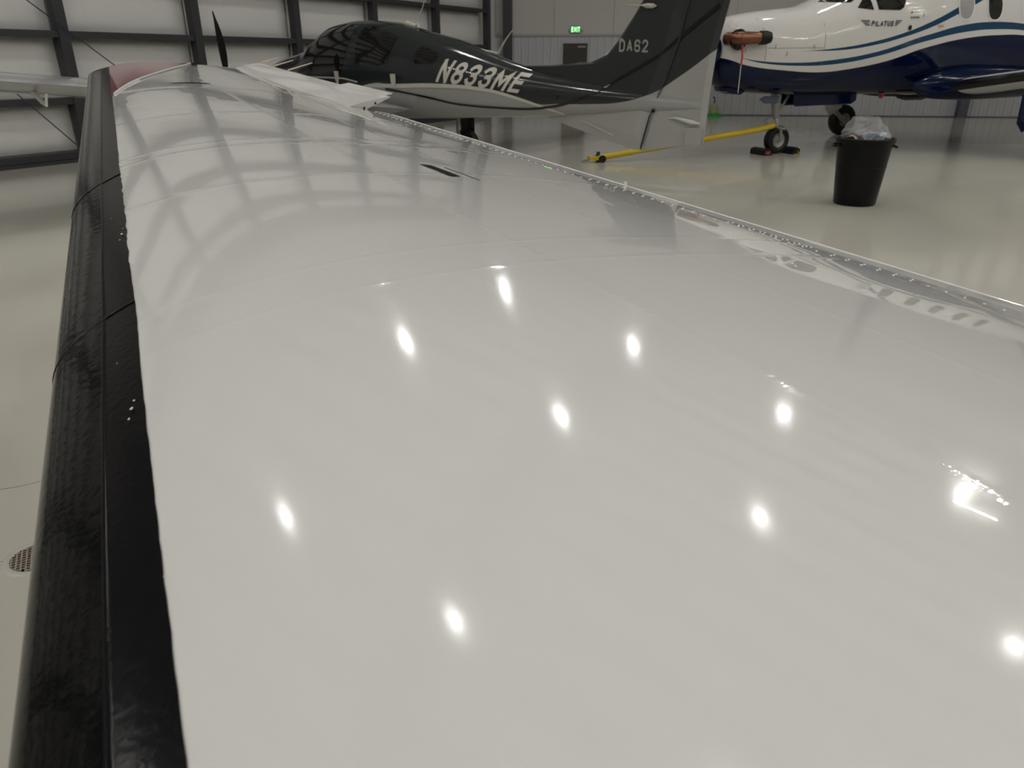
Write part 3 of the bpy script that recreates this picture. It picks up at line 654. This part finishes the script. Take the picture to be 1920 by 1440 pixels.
for k,(x,lab) in enumerate(((-.31,'black rubber wheel chock with orange band, in front of the nose wheel'),(.29,'black rubber wheel chock behind the turboprop nose wheel'))):
    c=empty('wheel_chock',pcw(x,-.02),PA+(0 if k==0 else PI),lab,'chock','chocks at the nose wheel')
    bm=bmesh.new(); N_=[(-.10,.0),(-.095,.09),(-.02,.12),(.03,.09),(.09,.0)]
    vs=[[bm.verts.new((x_,y_,z_)) for x_,z_ in N_] for y_ in (-.2,.2)]
    for i in range(5): j=(i+1)%5; bm.faces.new((vs[0][i],vs[0][j],vs[1][j],vs[1][i]))
    bm.faces.new(vs[0]); bm.faces.new(vs[1][::-1]); bmobj('block',bm,BLACKR,c)
    for y in ((-.206,.202) if k==0 else ()): box('colour_band',-.07,.03,y,y+.004,.02,.075,ORG,c)
    rod('rope',[(-.05,.2,.05),(-.03,.26,.03),(.02,.28,.01),(.05,.24,.01)],.008,YEL,c,6)

# ================================================================ trash can and its contents
tc=empty('trash_can',(4.095,8.92,0),.2,'tall black plastic trash can standing on the floor near the turboprop','trash can')
prof=[(.0,.012),(.215,.012),(.225,.0),(.235,.012),(.262,.3),(.288,.6),(.30,.70),(.318,.70),(.325,.715),(.325,.745),(.315,.755),(.300,.752),(.292,.70),(.28,.6),(.25,.3),(.222,.03),(.0,.03)]
lathe('bin_body',prof,TRASH,tc,n=48)
for a in (-.4,PI-.4):
    rod('rim_handle',[(.30*math.cos(a-.3),.30*math.sin(a-.3),.68),(.34*math.cos(a-.22),.34*math.sin(a-.22),.66),(.345*math.cos(a),.345*math.sin(a),.65),(.34*math.cos(a+.22),.34*math.sin(a+.22),.66),(.30*math.cos(a+.3),.30*math.sin(a+.3),.68)],.014,TRASH,tc,8)
rod('body_ridge',[(.276*math.cos(t),.276*math.sin(t),.44) for t in np.linspace(0,2*PI,41)],.004,TRASH,tc,6)
def crumple(name,x0,y0,z0,rx,ry,rz,m,seed,parent=None,n=26,rough_=.35,wd=None):
    rnd=np.random.RandomState(seed); V=[];Fc=[]
    pts=rnd.randn(24,3)
    pts/=np.linalg.norm(pts,axis=1)[:,None]
    off=rnd.uniform(.72,1.1,24)
    for i in range(n+1):
        th=PI*i/n
        for k in range(n*2):
            ph=2*PI*k/(n*2); d=np.array([math.sin(th)*math.cos(ph),math.sin(th)*math.sin(ph),math.cos(th)])
            q=pts@d; r=min(2.,min(off[j]/q[j] for j in range(24) if q[j]>.25) if (q>.25).any() else 1)
            r=1+(r-1)*rough_*2; r+=.05*math.sin(9*ph+5*th)*rough_
            V.append((x0+d[0]*rx*r,y0+d[1]*ry*r,z0+d[2]*rz*r))
    m2=n*2
    for i in range(n):
        for k in range(m2): a_=i*m2+k;b_=i*m2+(k+1)%m2; Fc.append((a_,b_,b_+m2,a_+m2))
    return mesh(name,V,Fc,m,parent,False)
BAG=bpy.data.materials.new('clear_plastic_film'); BAG.use_nodes=True; nt=BAG.node_tree; nt.nodes.clear()
o_=nt.nodes.new('ShaderNodeOutputMaterial'); mx=nt.nodes.new('ShaderNodeMixShader'); tr=nt.nodes.new('ShaderNodeBsdfTransparent'); gl=nt.nodes.new('ShaderNodeBsdfPrincipled'); gl.inputs['Base Color'].default_value=(.75,.76,.77,1); gl.inputs['Roughness'].default_value=.12; bn_=nt.nodes.new('ShaderNodeTexNoise'); bn_.inputs['Scale'].default_value=28; bb_=nt.nodes.new('ShaderNodeBump'); bb_.inputs['Distance'].default_value=.02; nt.links.new(bn_.outputs['Fac'],bb_.inputs['Height']); nt.links.new(bb_.outputs['Normal'],gl.inputs['Normal'])
tr.inputs[0].default_value=(.93,.93,.93,1); lw=nt.nodes.new('ShaderNodeLayerWeight'); lw.inputs[0].default_value=.35; mrg=nt.nodes.new('ShaderNodeMapRange'); mrg.inputs['To Min'].default_value=.10; mrg.inputs['To Max'].default_value=.6
nt.links.new(lw.outputs['Facing'],mrg.inputs['Value']); nt.links.new(mrg.outputs[0],mx.inputs[0]); nt.links.new(tr.outputs[0],mx.inputs[1]); nt.links.new(gl.outputs[0],mx.inputs[2]); nt.links.new(mx.outputs[0],o_.inputs[0])
bx,by=4.095,8.92
bag=crumple('plastic_bag',bx+.05,by,.80,.20,.19,.12,BAG,3,rough_=.75); tag(bag,'clear crumpled plastic bag spilling over the top of the trash can','bag')
bag2=crumple('twisted_peak',bx+.02,by-.07,.82,.06,.06,.14,BAG,11,bag,rough_=.9,n=18); bag3=crumple('twisted_peak',bx+.16,by-.02,.80,.06,.05,.11,BAG,13,bag,rough_=.9,n=18)
pp=crumple('crumpled_paper',bx+.07,by-.06,.755,.13,.10,.06,mat('blue_white_print',(.42,.47,.58),.5,mottle=9),5,rough_=.5); tag(pp,'crumpled white and blue paper wrapper inside the clear bag','paper')
cb=crumple('cardboard_scrap',bx-.20,by-.10,.745,.06,.05,.04,mat('cardboard',(.42,.27,.19),.8),6,n=12); tag(cb,'brown cardboard scrap at the left rim of the trash can','cardboard')
pb=crumple('liner_edge',-.235,-.03,.745,.07,.08,.035,TRASH,9,tc,n=14)

# ================================================================ floor drain
dc=(-1.635,2.07)
fd=empty('floor_drain',(dc[0],dc[1],0),.5,'round floor drain with metal grate set in the floor beside the black boot','drain')
BR=mat('drain_grate_metal',(.42,.35,.31),.35,metal=.4,bump=(80,.002))
lathe('drain_ring',[(.118,.0),(.135,.004),(.150,.003),(.158,.0)],mat('drain_epoxy_lip',(.50,.49,.45),.12),fd,n=40)
lathe('drain_bottom',[(0,.0008),(.12,.0008)],mat('drain_dark',(.012,.008,.008),.9),fd,n=32)
k=-.11
while k<=.111:
    hw=math.sqrt(max(.0,.12**2-k*k))
    box('grate_bar',k-.0032,k+.0032,-hw,hw,.0012,.005,BR,fd); box('grate_bar',-hw,hw,k-.0032,k+.0032,.0012,.0052,BR,fd)
    k+=.0225
V=[];Fc=[]
cr=mat('floor_crack',(.10,.075,.05),.8)
for pts in ([(-.13,-.03),(-.19,-.05),(-.22,-.04),(-.27,-.07)],[(-.9,.55),(-.7,.62),(-.5,.70),(-.35,.80),(-.2,.86)]):
    for (x0,y0),(x1,y1) in zip(pts,pts[1:]):
        d=Vector((x1-x0,y1-y0)).normalized(); n_=(-d.y*.0022,d.x*.0022); b=len(V)
        V+=[(x0+n_[0],y0+n_[1],.0006),(x0-n_[0],y0-n_[1],.0006),(x1-n_[0],y1-n_[1],.0006),(x1+n_[0],y1+n_[1],.0006)]; Fc.append((b,b+1,b+2,b+3))
o=mesh('crack_line',V,Fc,cr,fd); o.matrix_basis=Matrix.Rotation(-.5,4,'Z')
fd.scale=(.66,.66,1)
# small green and yellow container by the far wall
gp=Vector(bpt(7.75,.5,0))
gc=empty('cleaning_bucket',gp,0,'small pale yellow container on a green base by the far wall','bucket')
lathe('base',[(0,0),(.30,0),(.24,.06),(.14,.10),(0,.10)],mat('green_plastic',(.02,.32,.05),.4),gc,n=20); lathe('container',[(0,.10),(.11,.10),(.12,.30),(.08,.36),(.03,.38),(0.0,.38)],mat('pale_yellow_plastic',(.38,.38,.22),.4),gc,n=20)
rod('spout',[(0,0,.38),(0,0,.52),(-.05,0,.56)],[.02,.015,.03],BLACKR,gc)

# ================================================================ the foreground airplane wing
Z0=1.06;KD=math.tan(math.radians(5.6));A31=math.radians(31)
DD=np.array([-math.sin(A31),math.cos(A31)]);VV=np.array([DD[1],-DD[0]])
def le(u): return -.155+.0875*u
def te(u): return 1.640-.131*u
def yth(c,t): return 5*t*(.2969*c**.5-.126*c-.3516*c*c+.2843*c**3-.1015*c**4)
def camb(c):
    p=.35;m=.018
    return m/p**2*(2*p*c-c*c) if c<p else m/(1-p)**2*(1-2*p+2*p*c-c*c)
UE=4.46
def tipf(u): return 1 if u<4.28 else math.sqrt(max(0.0004,1-((u-4.28)/(UE-4.28))**2))
def PW3(u,c,dz=0,side=1,flat=0):
    ch=te(u)-le(u); cc=min(max(c,0),1)
    z=Z0+KD*u+ch*(camb(cc)*tipf(u)+side*yth(cc,.125)*tipf(u)*(1 if side>0 else .8))
    e=1e-3
    # normal offset in the chordwise plane
    v=le(u)+c*ch
    if dz:
        c2=min(1,cc+.004); c1=max(0,cc-.004)
        z2=ch*(camb(c2)+side*yth(c2,.125)); z1=ch*(camb(c1)+side*yth(c1,.125)); sl=(z2-z1)/((c2-c1)*ch)
        nn=math.sqrt(1+sl*sl); v+= -sl/nn*dz*side*1.0 if side>0 else sl/nn*dz; z+=dz/nn*side
    if u>3.2: uw=.24*cc**1.5*min(1,(u-3.2)/1.1)**2; z+=KD*uw; u=u+uw
    xy=u*DD+v*VV
    return np.array([xy[0],xy[1],z])
RT=np.array([.2,-.35,0.])
FG=empty('foreground_airplane',tuple(RT),0,'white airplane wing filling the foreground, black de-ice boot on its leading edge, red tip light','airplane')
def fmesh(name,V,Fc,m,smooth=True,parent=FG):
    return mesh(name,[tuple(np.array(v)-RT) for v in V],Fc,m,parent,smooth)
def patch(name,us,cfun,nc,m,dz=0,q=None,parent=FG,side=1):
    V=[];Fc=[]
    for u in us:
        cs=cfun(u)
        for c in cs:
            if c<0: V.append(PW3(u,-c,dz,-1))
            else: V.append(PW3(u,c,dz,1))
    n=len(cfun(us[0]))
    for i in range(len(us)-1):
        for k in range(n-1): a_=i*n+k; Fc.append((a_,a_+1,a_+n+1,a_+n))
    return fmesh(name,V,Fc,m,True,parent)
# skin material: gloss white with slight waviness, heavier along rib and spar rivet lines
SK=mat('wing_skin_paint',(.64,.63,.61),.10,spec=.07); nt=SK.node_tree; p=nt.nodes['Principled BSDF']; p.inputs['Coat Weight'].default_value=1; p.inputs['Coat Roughness'].default_value=.006; p.inputs['Coat IOR'].default_value=1.5
at=nt.nodes.new('ShaderNodeUVMap'); at.uv_map='uv'; sp=nt.nodes.new('ShaderNodeSeparateXYZ'); nt.links.new(at.outputs[0],sp.inputs[0])
def M_(op,a_,b_=None,c_=None):
    n=nt.nodes.new('ShaderNodeMath'); n.operation=op
    for i,x in enumerate((a_,b_,c_)):
        if x is None: continue
        if isinstance(x,(int,float)): n.inputs[i].default_value=x
        else: nt.links.new(x,n.inputs[i])
    return n.outputs[0]
def gauss(coord,c,wd): 
    d=M_('DIVIDE',M_('SUBTRACT',coord,c),wd); return M_('EXPONENT',M_('MULTIPLY',M_('MULTIPLY',d,d),-1.))
U=sp.outputs[0]; Vc=sp.outputs[1]
tcn=nt.nodes.new('ShaderNodeTexCoord')
def noise(scale,detail=2,vec=None,rough=.5):
    n=nt.nodes.new('ShaderNodeTexNoise'); n.inputs['Scale'].default_value=scale; n.inputs['Detail'].default_value=detail; n.inputs['Roughness'].default_value=rough
    nt.links.new(vec or tcn.outputs['Object'],n.inputs['Vector']); return n.outputs['Fac']
rib=None
for c,wd,am in [(2.02,.012,1.),(2.09,.010,.7),(1.62,.010,.5),(1.055,.008,.35),(.94,.008,.35),(3.3,.02,.6),(2.6,.012,.3)]:
    g=M_('MULTIPLY',gauss(U,c,wd),am); rib=g if rib is None else M_('ADD',rib,g)
rib=M_('ADD',rib,M_('MULTIPLY',gauss(Vc,.445,.006),.35)); rib=M_('ADD',rib,M_('MULTIPLY',gauss(Vc,.62,.006),.2))
cmb=nt.nodes.new('ShaderNodeCombineXYZ'); nt.links.new(M_('MULTIPLY',U,9.),cmb.inputs[0]); nt.links.new(M_('MULTIPLY',Vc,5.),cmb.inputs[1])
fine=noise(7.,3,cmb.outputs[0],.6)
ribn=M_('MULTIPLY',rib,M_('ADD',M_('MULTIPLY',fine,1.6),-.3))
broad=noise(2.6,1.5)
aft=M_('MAXIMUM',M_('SUBTRACT',Vc,.62),0.)   # thinner skin, wavier, behind the rear spar
cmb2=nt.nodes.new('ShaderNodeCombineXYZ'); nt.links.new(M_('MULTIPLY',U,1.2),cmb2.inputs[0]); nt.links.new(M_('MULTIPLY',Vc,7.),cmb2.inputs[1])
wav=noise(2.0,.6,cmb2.outputs[0])
hgt=M_('ADD',M_('ADD',M_('MULTIPLY',ribn,.0009),M_('MULTIPLY',broad,.0012)),M_('MULTIPLY',M_('MULTIPLY',wav,aft),.003))
b=nt.nodes.new('ShaderNodeBump'); b.inputs['Distance'].default_value=1; b.inputs['Strength'].default_value=1
nt.links.new(hgt,b.inputs['Height']); nt.links.new(b.outputs['Normal'],p.inputs['Normal']); nt.links.new(b.outputs['Normal'],p.inputs['Coat Normal'])
def skin(us,c0f,c1f,name):
    nc=90; V=[];Fc=[];uv=[]
    us=list(us)
    for u in us:
        a_,b_=math.copysign(math.sqrt(abs(c0f(u))),c0f(u)),math.sqrt(c1f(u))
        for k in range(nc+1):
            q=a_+(b_-a_)*k/nc; c=q*q
            V.append(PW3(u,c,0,1 if q>=0 else -1)); uv.append((u,c if q>=0 else -c))
    n=nc+1
    for i in range(len(us)-1):
        for k in range(nc): a_=i*n+k; Fc.append((a_,a_+1,a_+n+1,a_+n))
    o=fmesh(name,V,Fc,SK); me=o.data; ul=me.uv_layers.new(name='uv')
    vi=np.empty(len(me.loops),dtype=np.int32); me.loops.foreach_get('vertex_index',vi)
    ul.data.foreach_set('uv',np.array(uv,dtype=np.float32)[vi].ravel()); return o
SEAM=lambda u: .93-.0*u if u<3.05 else .835
HC=.845; UF=3.05; UT=4.34
# main skins (upper, wrapping round the nose to the lower side)
skin(np.linspace(-1.5,UF,150),lambda u:-.999,lambda u:SEAM(0),'wing_skin')
skin(list(np.linspace(UF,UT,60)),lambda u:-.80,lambda u:HC,'wing_skin')
skin(list(np.linspace(UT,UE,30)),lambda u:-.999,lambda u:.999,'wing_tip_skin')
# flap along the trailing edge, just behind a groove
def flapc(u): return list(np.linspace(SEAM(0)+.004,1,8))
patch('flap',np.linspace(-1.5,UF-.012,60),flapc,8,WHITE,dz=-.0015)
patch('flap_gap',np.linspace(-1.5,UF,60),lambda u:[SEAM(0)-.006,SEAM(0)+.010],2,mat('groove_shadow',(.25,.25,.25),.5),dz=-.004)
V=[];Fc=[]
us=np.linspace(-1.5,UF-.012,40)
for u in us:
    p1=PW3(u,1.0,0); V+= [p1, p1-np.array([0,0,.012])+np.array([*(-VV*.02),0]), PW3(u,.9,0,-1)]
for i in range(len(us)-1):
    for k in range(2): a_=i*3+k; Fc.append((a_,a_+1,a_+4,a_+3))
fmesh('flap_lower_skin',V,Fc,WHITE)
# aileron, raised
AH=math.radians(10.5)
def aileron():
    V=[];Fc=[];us=np.linspace(UF+.012,UT-.01,30); n=8
    for u in us:
        hp=PW3(u,HC+.004,-.001); ch=(te(u)-le(u))*(1-HC)*1.06
        th=(te(u)-le(u))*.034
        ang=AH
        for k in range(n+1):
            f=k/n; xx=f*ch*math.cos(ang); zz=f*ch*math.sin(ang)
            V.append(hp+np.array([*(VV*xx),zz+.004*math.sin(PI*f)]))
        for k in range(n,-1,-1):
            f=k/n; t=th*(1-f)+.002; xx=f*ch*math.cos(ang)+t*math.sin(ang)*.3; zz=f*ch*math.sin(ang)-t
            V.append(hp+np.array([*(VV*xx),zz]))
    m=2*(n+1)
    for i in range(len(us)-1):
        for k in range(m): a_=i*m+k;b_=i*m+(k+1)%m; Fc.append((a_,b_,b_+m,a_+m))
    Fc.append(tuple(range(m))[::-1]); Fc.append(tuple((len(us)-1)*m+k for k in range(m)))
    o=fmesh('aileron',V,Fc,WHITE,True)
    try: o.data.set_sharp_from_angle(angle=math.radians(35))
    except Exception: pass
    # inboard end rib plate with holes
    return V[:m]
endl=aileron()
def ailpt(u,f,dz=0):
    hp=PW3(u,HC+.004,-.001); ch=(te(u)-le(u))*(1-HC)*1.06
    return hp+np.array([*(VV*f*ch*math.cos(AH)),f*ch*math.sin(AH)+dz+.004*math.sin(PI*min(1,f))])
ER=mat('aileron_end_rib',(.45,.44,.41),.4)
n=9; Vr=[np.array(v)-np.array([*(DD*.003),0]) for v in endl]
o=fmesh('aileron_end_rib',Vr,[tuple(range(len(Vr)))],ER,False)
for f,zz in ((.35,-.022),(.62,-.014)):
    q=ailpt(UF+.012,f,zz)-np.array([*(DD*.005),0]); 
    Mx=Matrix.Translation(Vector(q-RT))@Vector((*DD,0)).to_track_quat('Z','Y').to_matrix().to_4x4()
    lathe('rivet_hole',[(0,0),(.0045,0),(.0045,.002),(0,.002)],BLK,FG,Mx,12)
# trim tab on the aileron trailing edge
V=[ailpt(u,f,.001+dz) for u in (UF+.05,UF+.42) for f,dz in ((.86,.003),(1.17,.003),(1.17,-.001),(.86,-.004))]
fmesh('trim_tab',V,[(0,1,2,3),(7,6,5,4),(0,4,5,1),(1,5,6,2),(2,6,7,3),(3,7,4,0)],WHITE,False)
# static wicks
WK=mat('static_wick',(.62,.52,.44),.5)
for u,L in ((4.30,.10),(4.16,.11),(4.0,.13)):
    A_=ailpt(u,.98,.003); B_=ailpt(u,1.0,0)+np.array([*(VV*L*math.cos(.12)),L*math.sin(.30)]) 
    rod('static_wick',[tuple(A_-RT),tuple(B_-RT)],[.0035,.002],WK,FG,8)
# hinge line gap
patch('aileron_hinge_gap',np.linspace(UF,UT,40),lambda u:[HC-.001,HC+.007],2,bpy.data.materials['groove_shadow'],dz=-.001)
# end web closing the wing beside the aileron cut-out
V=[PW3(u,c,0,s_) for u in (UF,UT) for c,s_ in ((HC,1),(.80,-1),(1,1))]
fmesh('cutout_web',V,[(0,2,1),(3,4,5),(0,1,4,3)],WHITE,False)
# de-ice boot
cbf=pchip([-1.5,.356,.869,1.14,1.289,1.609,1.993,2.49,3.28,4.45],[.066,.068,.070,.073,.073,.0765,.079,.085,.095,.122])
csf=lambda u: cbf(u)*.62
rj=random.Random(3)
def bcs(u):
    m=csf(u); q0=-.27; q1=math.sqrt(m); return [math.copysign(q*q,q) for q in np.linspace(q0,q1,26)]
patch('deice_boot',np.linspace(-1.5,4.40,170),bcs,26,BOOT,dz=.0022)
jit={}
def ecs(u):
    j=jit.setdefault(round(u,4),rj.uniform(-1,1)*(.0011 if 1.3<u<2.2 else .0003))
    return list(np.linspace(csf(u)-.0008,cbf(u)+j,5))
patch('boot_edge_strip',np.linspace(-1.5,4.40,330),ecs,5,BOOTE,dz=.0012)
V=[];
fmesh('edge_sealant',*(lambda us:( [PW3(u,csf(u)+d,z) for u in us for d,z in ((-.0012,.0022),(.0004,.0034),(.002,.0012))],[(i*3+k,i*3+k+1,i*3+k+4,i*3+k+3) for i in range(len(us)-1) for k in (0,1)]))(np.linspace(-1.5,4.4,170)),BOOTE)
# stitched tube ridges along and across the boot
for i,(u0,sl) in enumerate(((1.13,.10),(1.95,.16))):
    pts=[]
    for k in range(22):
        f=k/21; q=-.2+(math.sqrt(cbf(u0))+.2)*f; u=u0-sl*(1-f)
        pts.append(tuple(PW3(u,q*q,.002,1 if q>=0 else -1)-RT))
    rod('boot_joint',pts,.0012,BOOTE,FG,6)
CHIP=mat('chipped_paint',(.55,.55,.5),.6)
rc=random.Random(11)
for (u,c,r) in ((.82,.062,.0022),(.80,.060,.0016),(.835,.064,.0014),(1.47,.070,.003),(1.44,.067,.002),(1.50,.072,.0015),(1.60,.06,.0012),(.95,.055,.0009),(.53,.069,.0010)):
    V=[PW3(u+r*1.4*math.cos(t)*rc.uniform(.6,1.3),c+r*.55*math.sin(t)*rc.uniform(.6,1.3),.0036) for t in np.linspace(0,2*PI,9)[:-1]]
    fmesh('paint_chip',V,[tuple(range(8))],CHIP,False)
# red tip lens with its white rim
clf=pchip([3.28,3.49,3.77,4.03,4.29,4.40],[.095,.156,.284,.416,.557,.60])
patch('red_tip_lens',np.linspace(3.29,4.44,60),lambda u:list(np.linspace(cbf(min(u,4.4))*.98,clf(u),24)),24,LENSR,dz=.002)
rimp=[tuple(PW3(u,clf(u)+.003,.003)-RT) for u in np.linspace(3.30,4.40,50)]
rod('lens_rim',rimp,.0045,WHITE,FG,8)
rimp=[tuple(PW3(u,clf(u)+.012,.001)-RT) for u in np.linspace(3.6,4.40,40)]
rod('lens_gasket',rimp,.003,mat('gasket_grey',(.2,.2,.2),.5),FG,6)
for (u,c) in ((4.22,.565),):
    q=PW3(u,c,.004)-RT; rod('tip_light_socket',[tuple(q-np.array([0,0,.01])),tuple(q+np.array([0,0,.010]))],.014,BLK,FG,12)
rod('fuel_vent_slot',[tuple(PW3(3.42,c,.0012)-RT) for c in (.30,.34,.38,.42,.45)],[.0005,.002,.0028,.002,.0005],BLK,FG,8)
# dark flush vent and skinny scribe line on the upper skin
VB=mat('dark_vent',(.018,.02,.018),.9,spec=.05)
V=[PW3(u,c,.0013) for u,c in ((1.735,.548),(1.72,.566),(1.655,.570),(1.588,.572),(1.586,.556),(1.60,.553),(1.66,.553))]
fmesh('flush_vent',V,[tuple(range(7))],VB,False)
rod('scribe_line',[tuple(PW3(u,c,.0)-RT) for u,c in ((1.70,.585),(1.63,.59),(1.55,.592))],.0012,VB,FG,6)
# rivets, joined because there are hundreds of 3 mm heads
def rivets(name,pts,r=.0026):
    V=[];Fc=[]
    for u,c in pts:
        P=PW3(u,c,.0); b=len(V); e=np.array([*DD,KD]);f_=(PW3(u,c+.004)-PW3(u,c-.004)); f_/=np.linalg.norm(f_); nn=np.cross(f_,e); nn/=np.linalg.norm(nn); nn*=np.sign(nn[2])
        for rr,h in ((1,.0),(.8,.45)):
            for k in range(8): t=2*PI*k/8; V.append(P+(e*math.cos(t)+f_*math.sin(t))*r*rr+nn*r*h)
        V.append(P+nn*r*.6)
        for k in range(8):
            Fc.append((b+k,b+(k+1)%8,b+8+(k+1)%8,b+8+k)); Fc.append((b+8+k,b+8+(k+1)%8,b+16))
    o=fmesh(name,V,Fc,WHITE,True); o['kind']='stuff'; o['label']='row of small bright rivet heads near the trailing edge'
row=[(u,.905) for u in np.arange(-.5,3.0,.034)]
row+=[(u,.918) for u in np.arange(1.35,1.75,.034)]+[(u+.015,.918) for u in np.arange(1.02,1.25,.03)]+[(u,.924) for u in np.arange(1.03,1.25,.03)]+[(u,.919) for u in np.arange(.80,.98,.034)]
row+=[(u,.918) for u in np.arange(2.1,3.0,.034)]+[(u,.924) for u in np.arange(2.3,2.9,.05)]
rivets('rivet_row',row)
rivets('rivet_row',[(.945,c) for c in np.arange(.12,.43,.05)]+[(.70,.445+.0*i) for i in range(1)]+[(u,.445) for u in np.arange(.3,.75,.06)],.0012)
# light steady tab at the trailing edge
P0=PW3(1.69,.985); box('trailing_edge_tab',P0[0]-RT[0]-.003,P0[0]-RT[0]+.003,P0[1]-RT[1]-.01,P0[1]-RT[1]+.01,P0[2]-.005,P0[2]+.012,WHITE,FG)
# fuselage, gear and tail of this airplane (behind the camera, they carry the wing)
FUS=Hull([(-3.2,1.2,1.3,.05,2),(-3,1.0,1.5,.3,2.2),(-2.2,.85,1.7,.5,2.3),(-1,.8,1.85,.6,2.3),(-.2,.78,2.05,.64,2.3),(.6,.78,2.15,.65,2.3),(2,.8,2.15,.64,2.3),(3.5,.95,1.95,.45,2.2),(5.5,1.25,1.7,.18,2),(6.2,1.4,1.6,.05,2)])
fu=loft('fuselage',FUS,WHITE2,FG,ns=60,nr=32)
fc=DD*-2.0
Mf=Matrix(((VV[0],-DD[0]*-1,0,fc[0]-RT[0]),(VV[1],DD[1],0,fc[1]-RT[1]),(0,0,1,0),(0,0,0,1)))
fu.data.transform(Mf)
def fgp(u,v,z): q=u*DD+v*VV; return (q[0]-RT[0],q[1]-RT[1],z)
for (u,v,zt) in ((-.9,.75,.95),(-3.1,.75,.95),(-2.0,-1.9,.9)):
    x,y,_=fgp(u,v,0)
    M0=Matrix.Translation((x,y,.2))@Matrix.Rotation(math.atan2(VV[1],VV[0]),4,'Z')@Matrix.Rotation(PI/2,4,'X')
    lathe('tire',[(.09,-.06),(.15,-.08),(.19,-.06),(.2,-.03),(.2,.03),(.19,.06),(.15,.08),(.09,.06)],BLACKR,FG,M0,28,close=True)
    lathe('wheel_hub',[(0,-.04),(.09,-.065),(.092,.065),(0,.04)],GREYM,FG,M0,20)
    rod('landing_gear_leg',[(x,y,.2),(x,y,zt)],.03,GREYM,FG)
    axl=rod('axle',[fgp(u-.09,v,.2),fgp(u+.09,v,.2)],.02,GREYM,FG)
V=[PW3(-1.5,c,0,s_) for c,s_ in [(k/12,1) for k in range(13)]+[(k/12,-1) for k in range(11,0,-1)]]
V2=[v-np.array([*(DD*.2),0]) for v in V]
# stub joining the wing to the fuselage
n=len(V); fmesh('wing_root',V+V2,[(k,(k+1)%n,n+(k+1)%n,n+k) for k in range(n)],WHITE2,True)
# other wing of the same airplane
def mirror_pt(P):
    u=P[:2]@DD; v=P[:2]@VV; u2=-4.0-u; q=u2*DD+v*VV; return np.array([q[0],q[1],P[2]])
V=[];Fc=[]
lp_=[(k/14,1) for k in range(15)]+[(k/14,-1) for k in range(13,0,-1)]
us=np.linspace(-1.5,4.45,14)
for u in us:
    for c,s_ in lp_: V.append(mirror_pt(PW3(u,c,0,s_)))
n=len(lp_)
for i in range(len(us)-1):
    for k in range(n): Fc.append((i*n+k,(i+1)*n+k,(i+1)*n+(k+1)%n,i*n+(k+1)%n))
fmesh('far_side_wing',V,Fc,WHITE2)
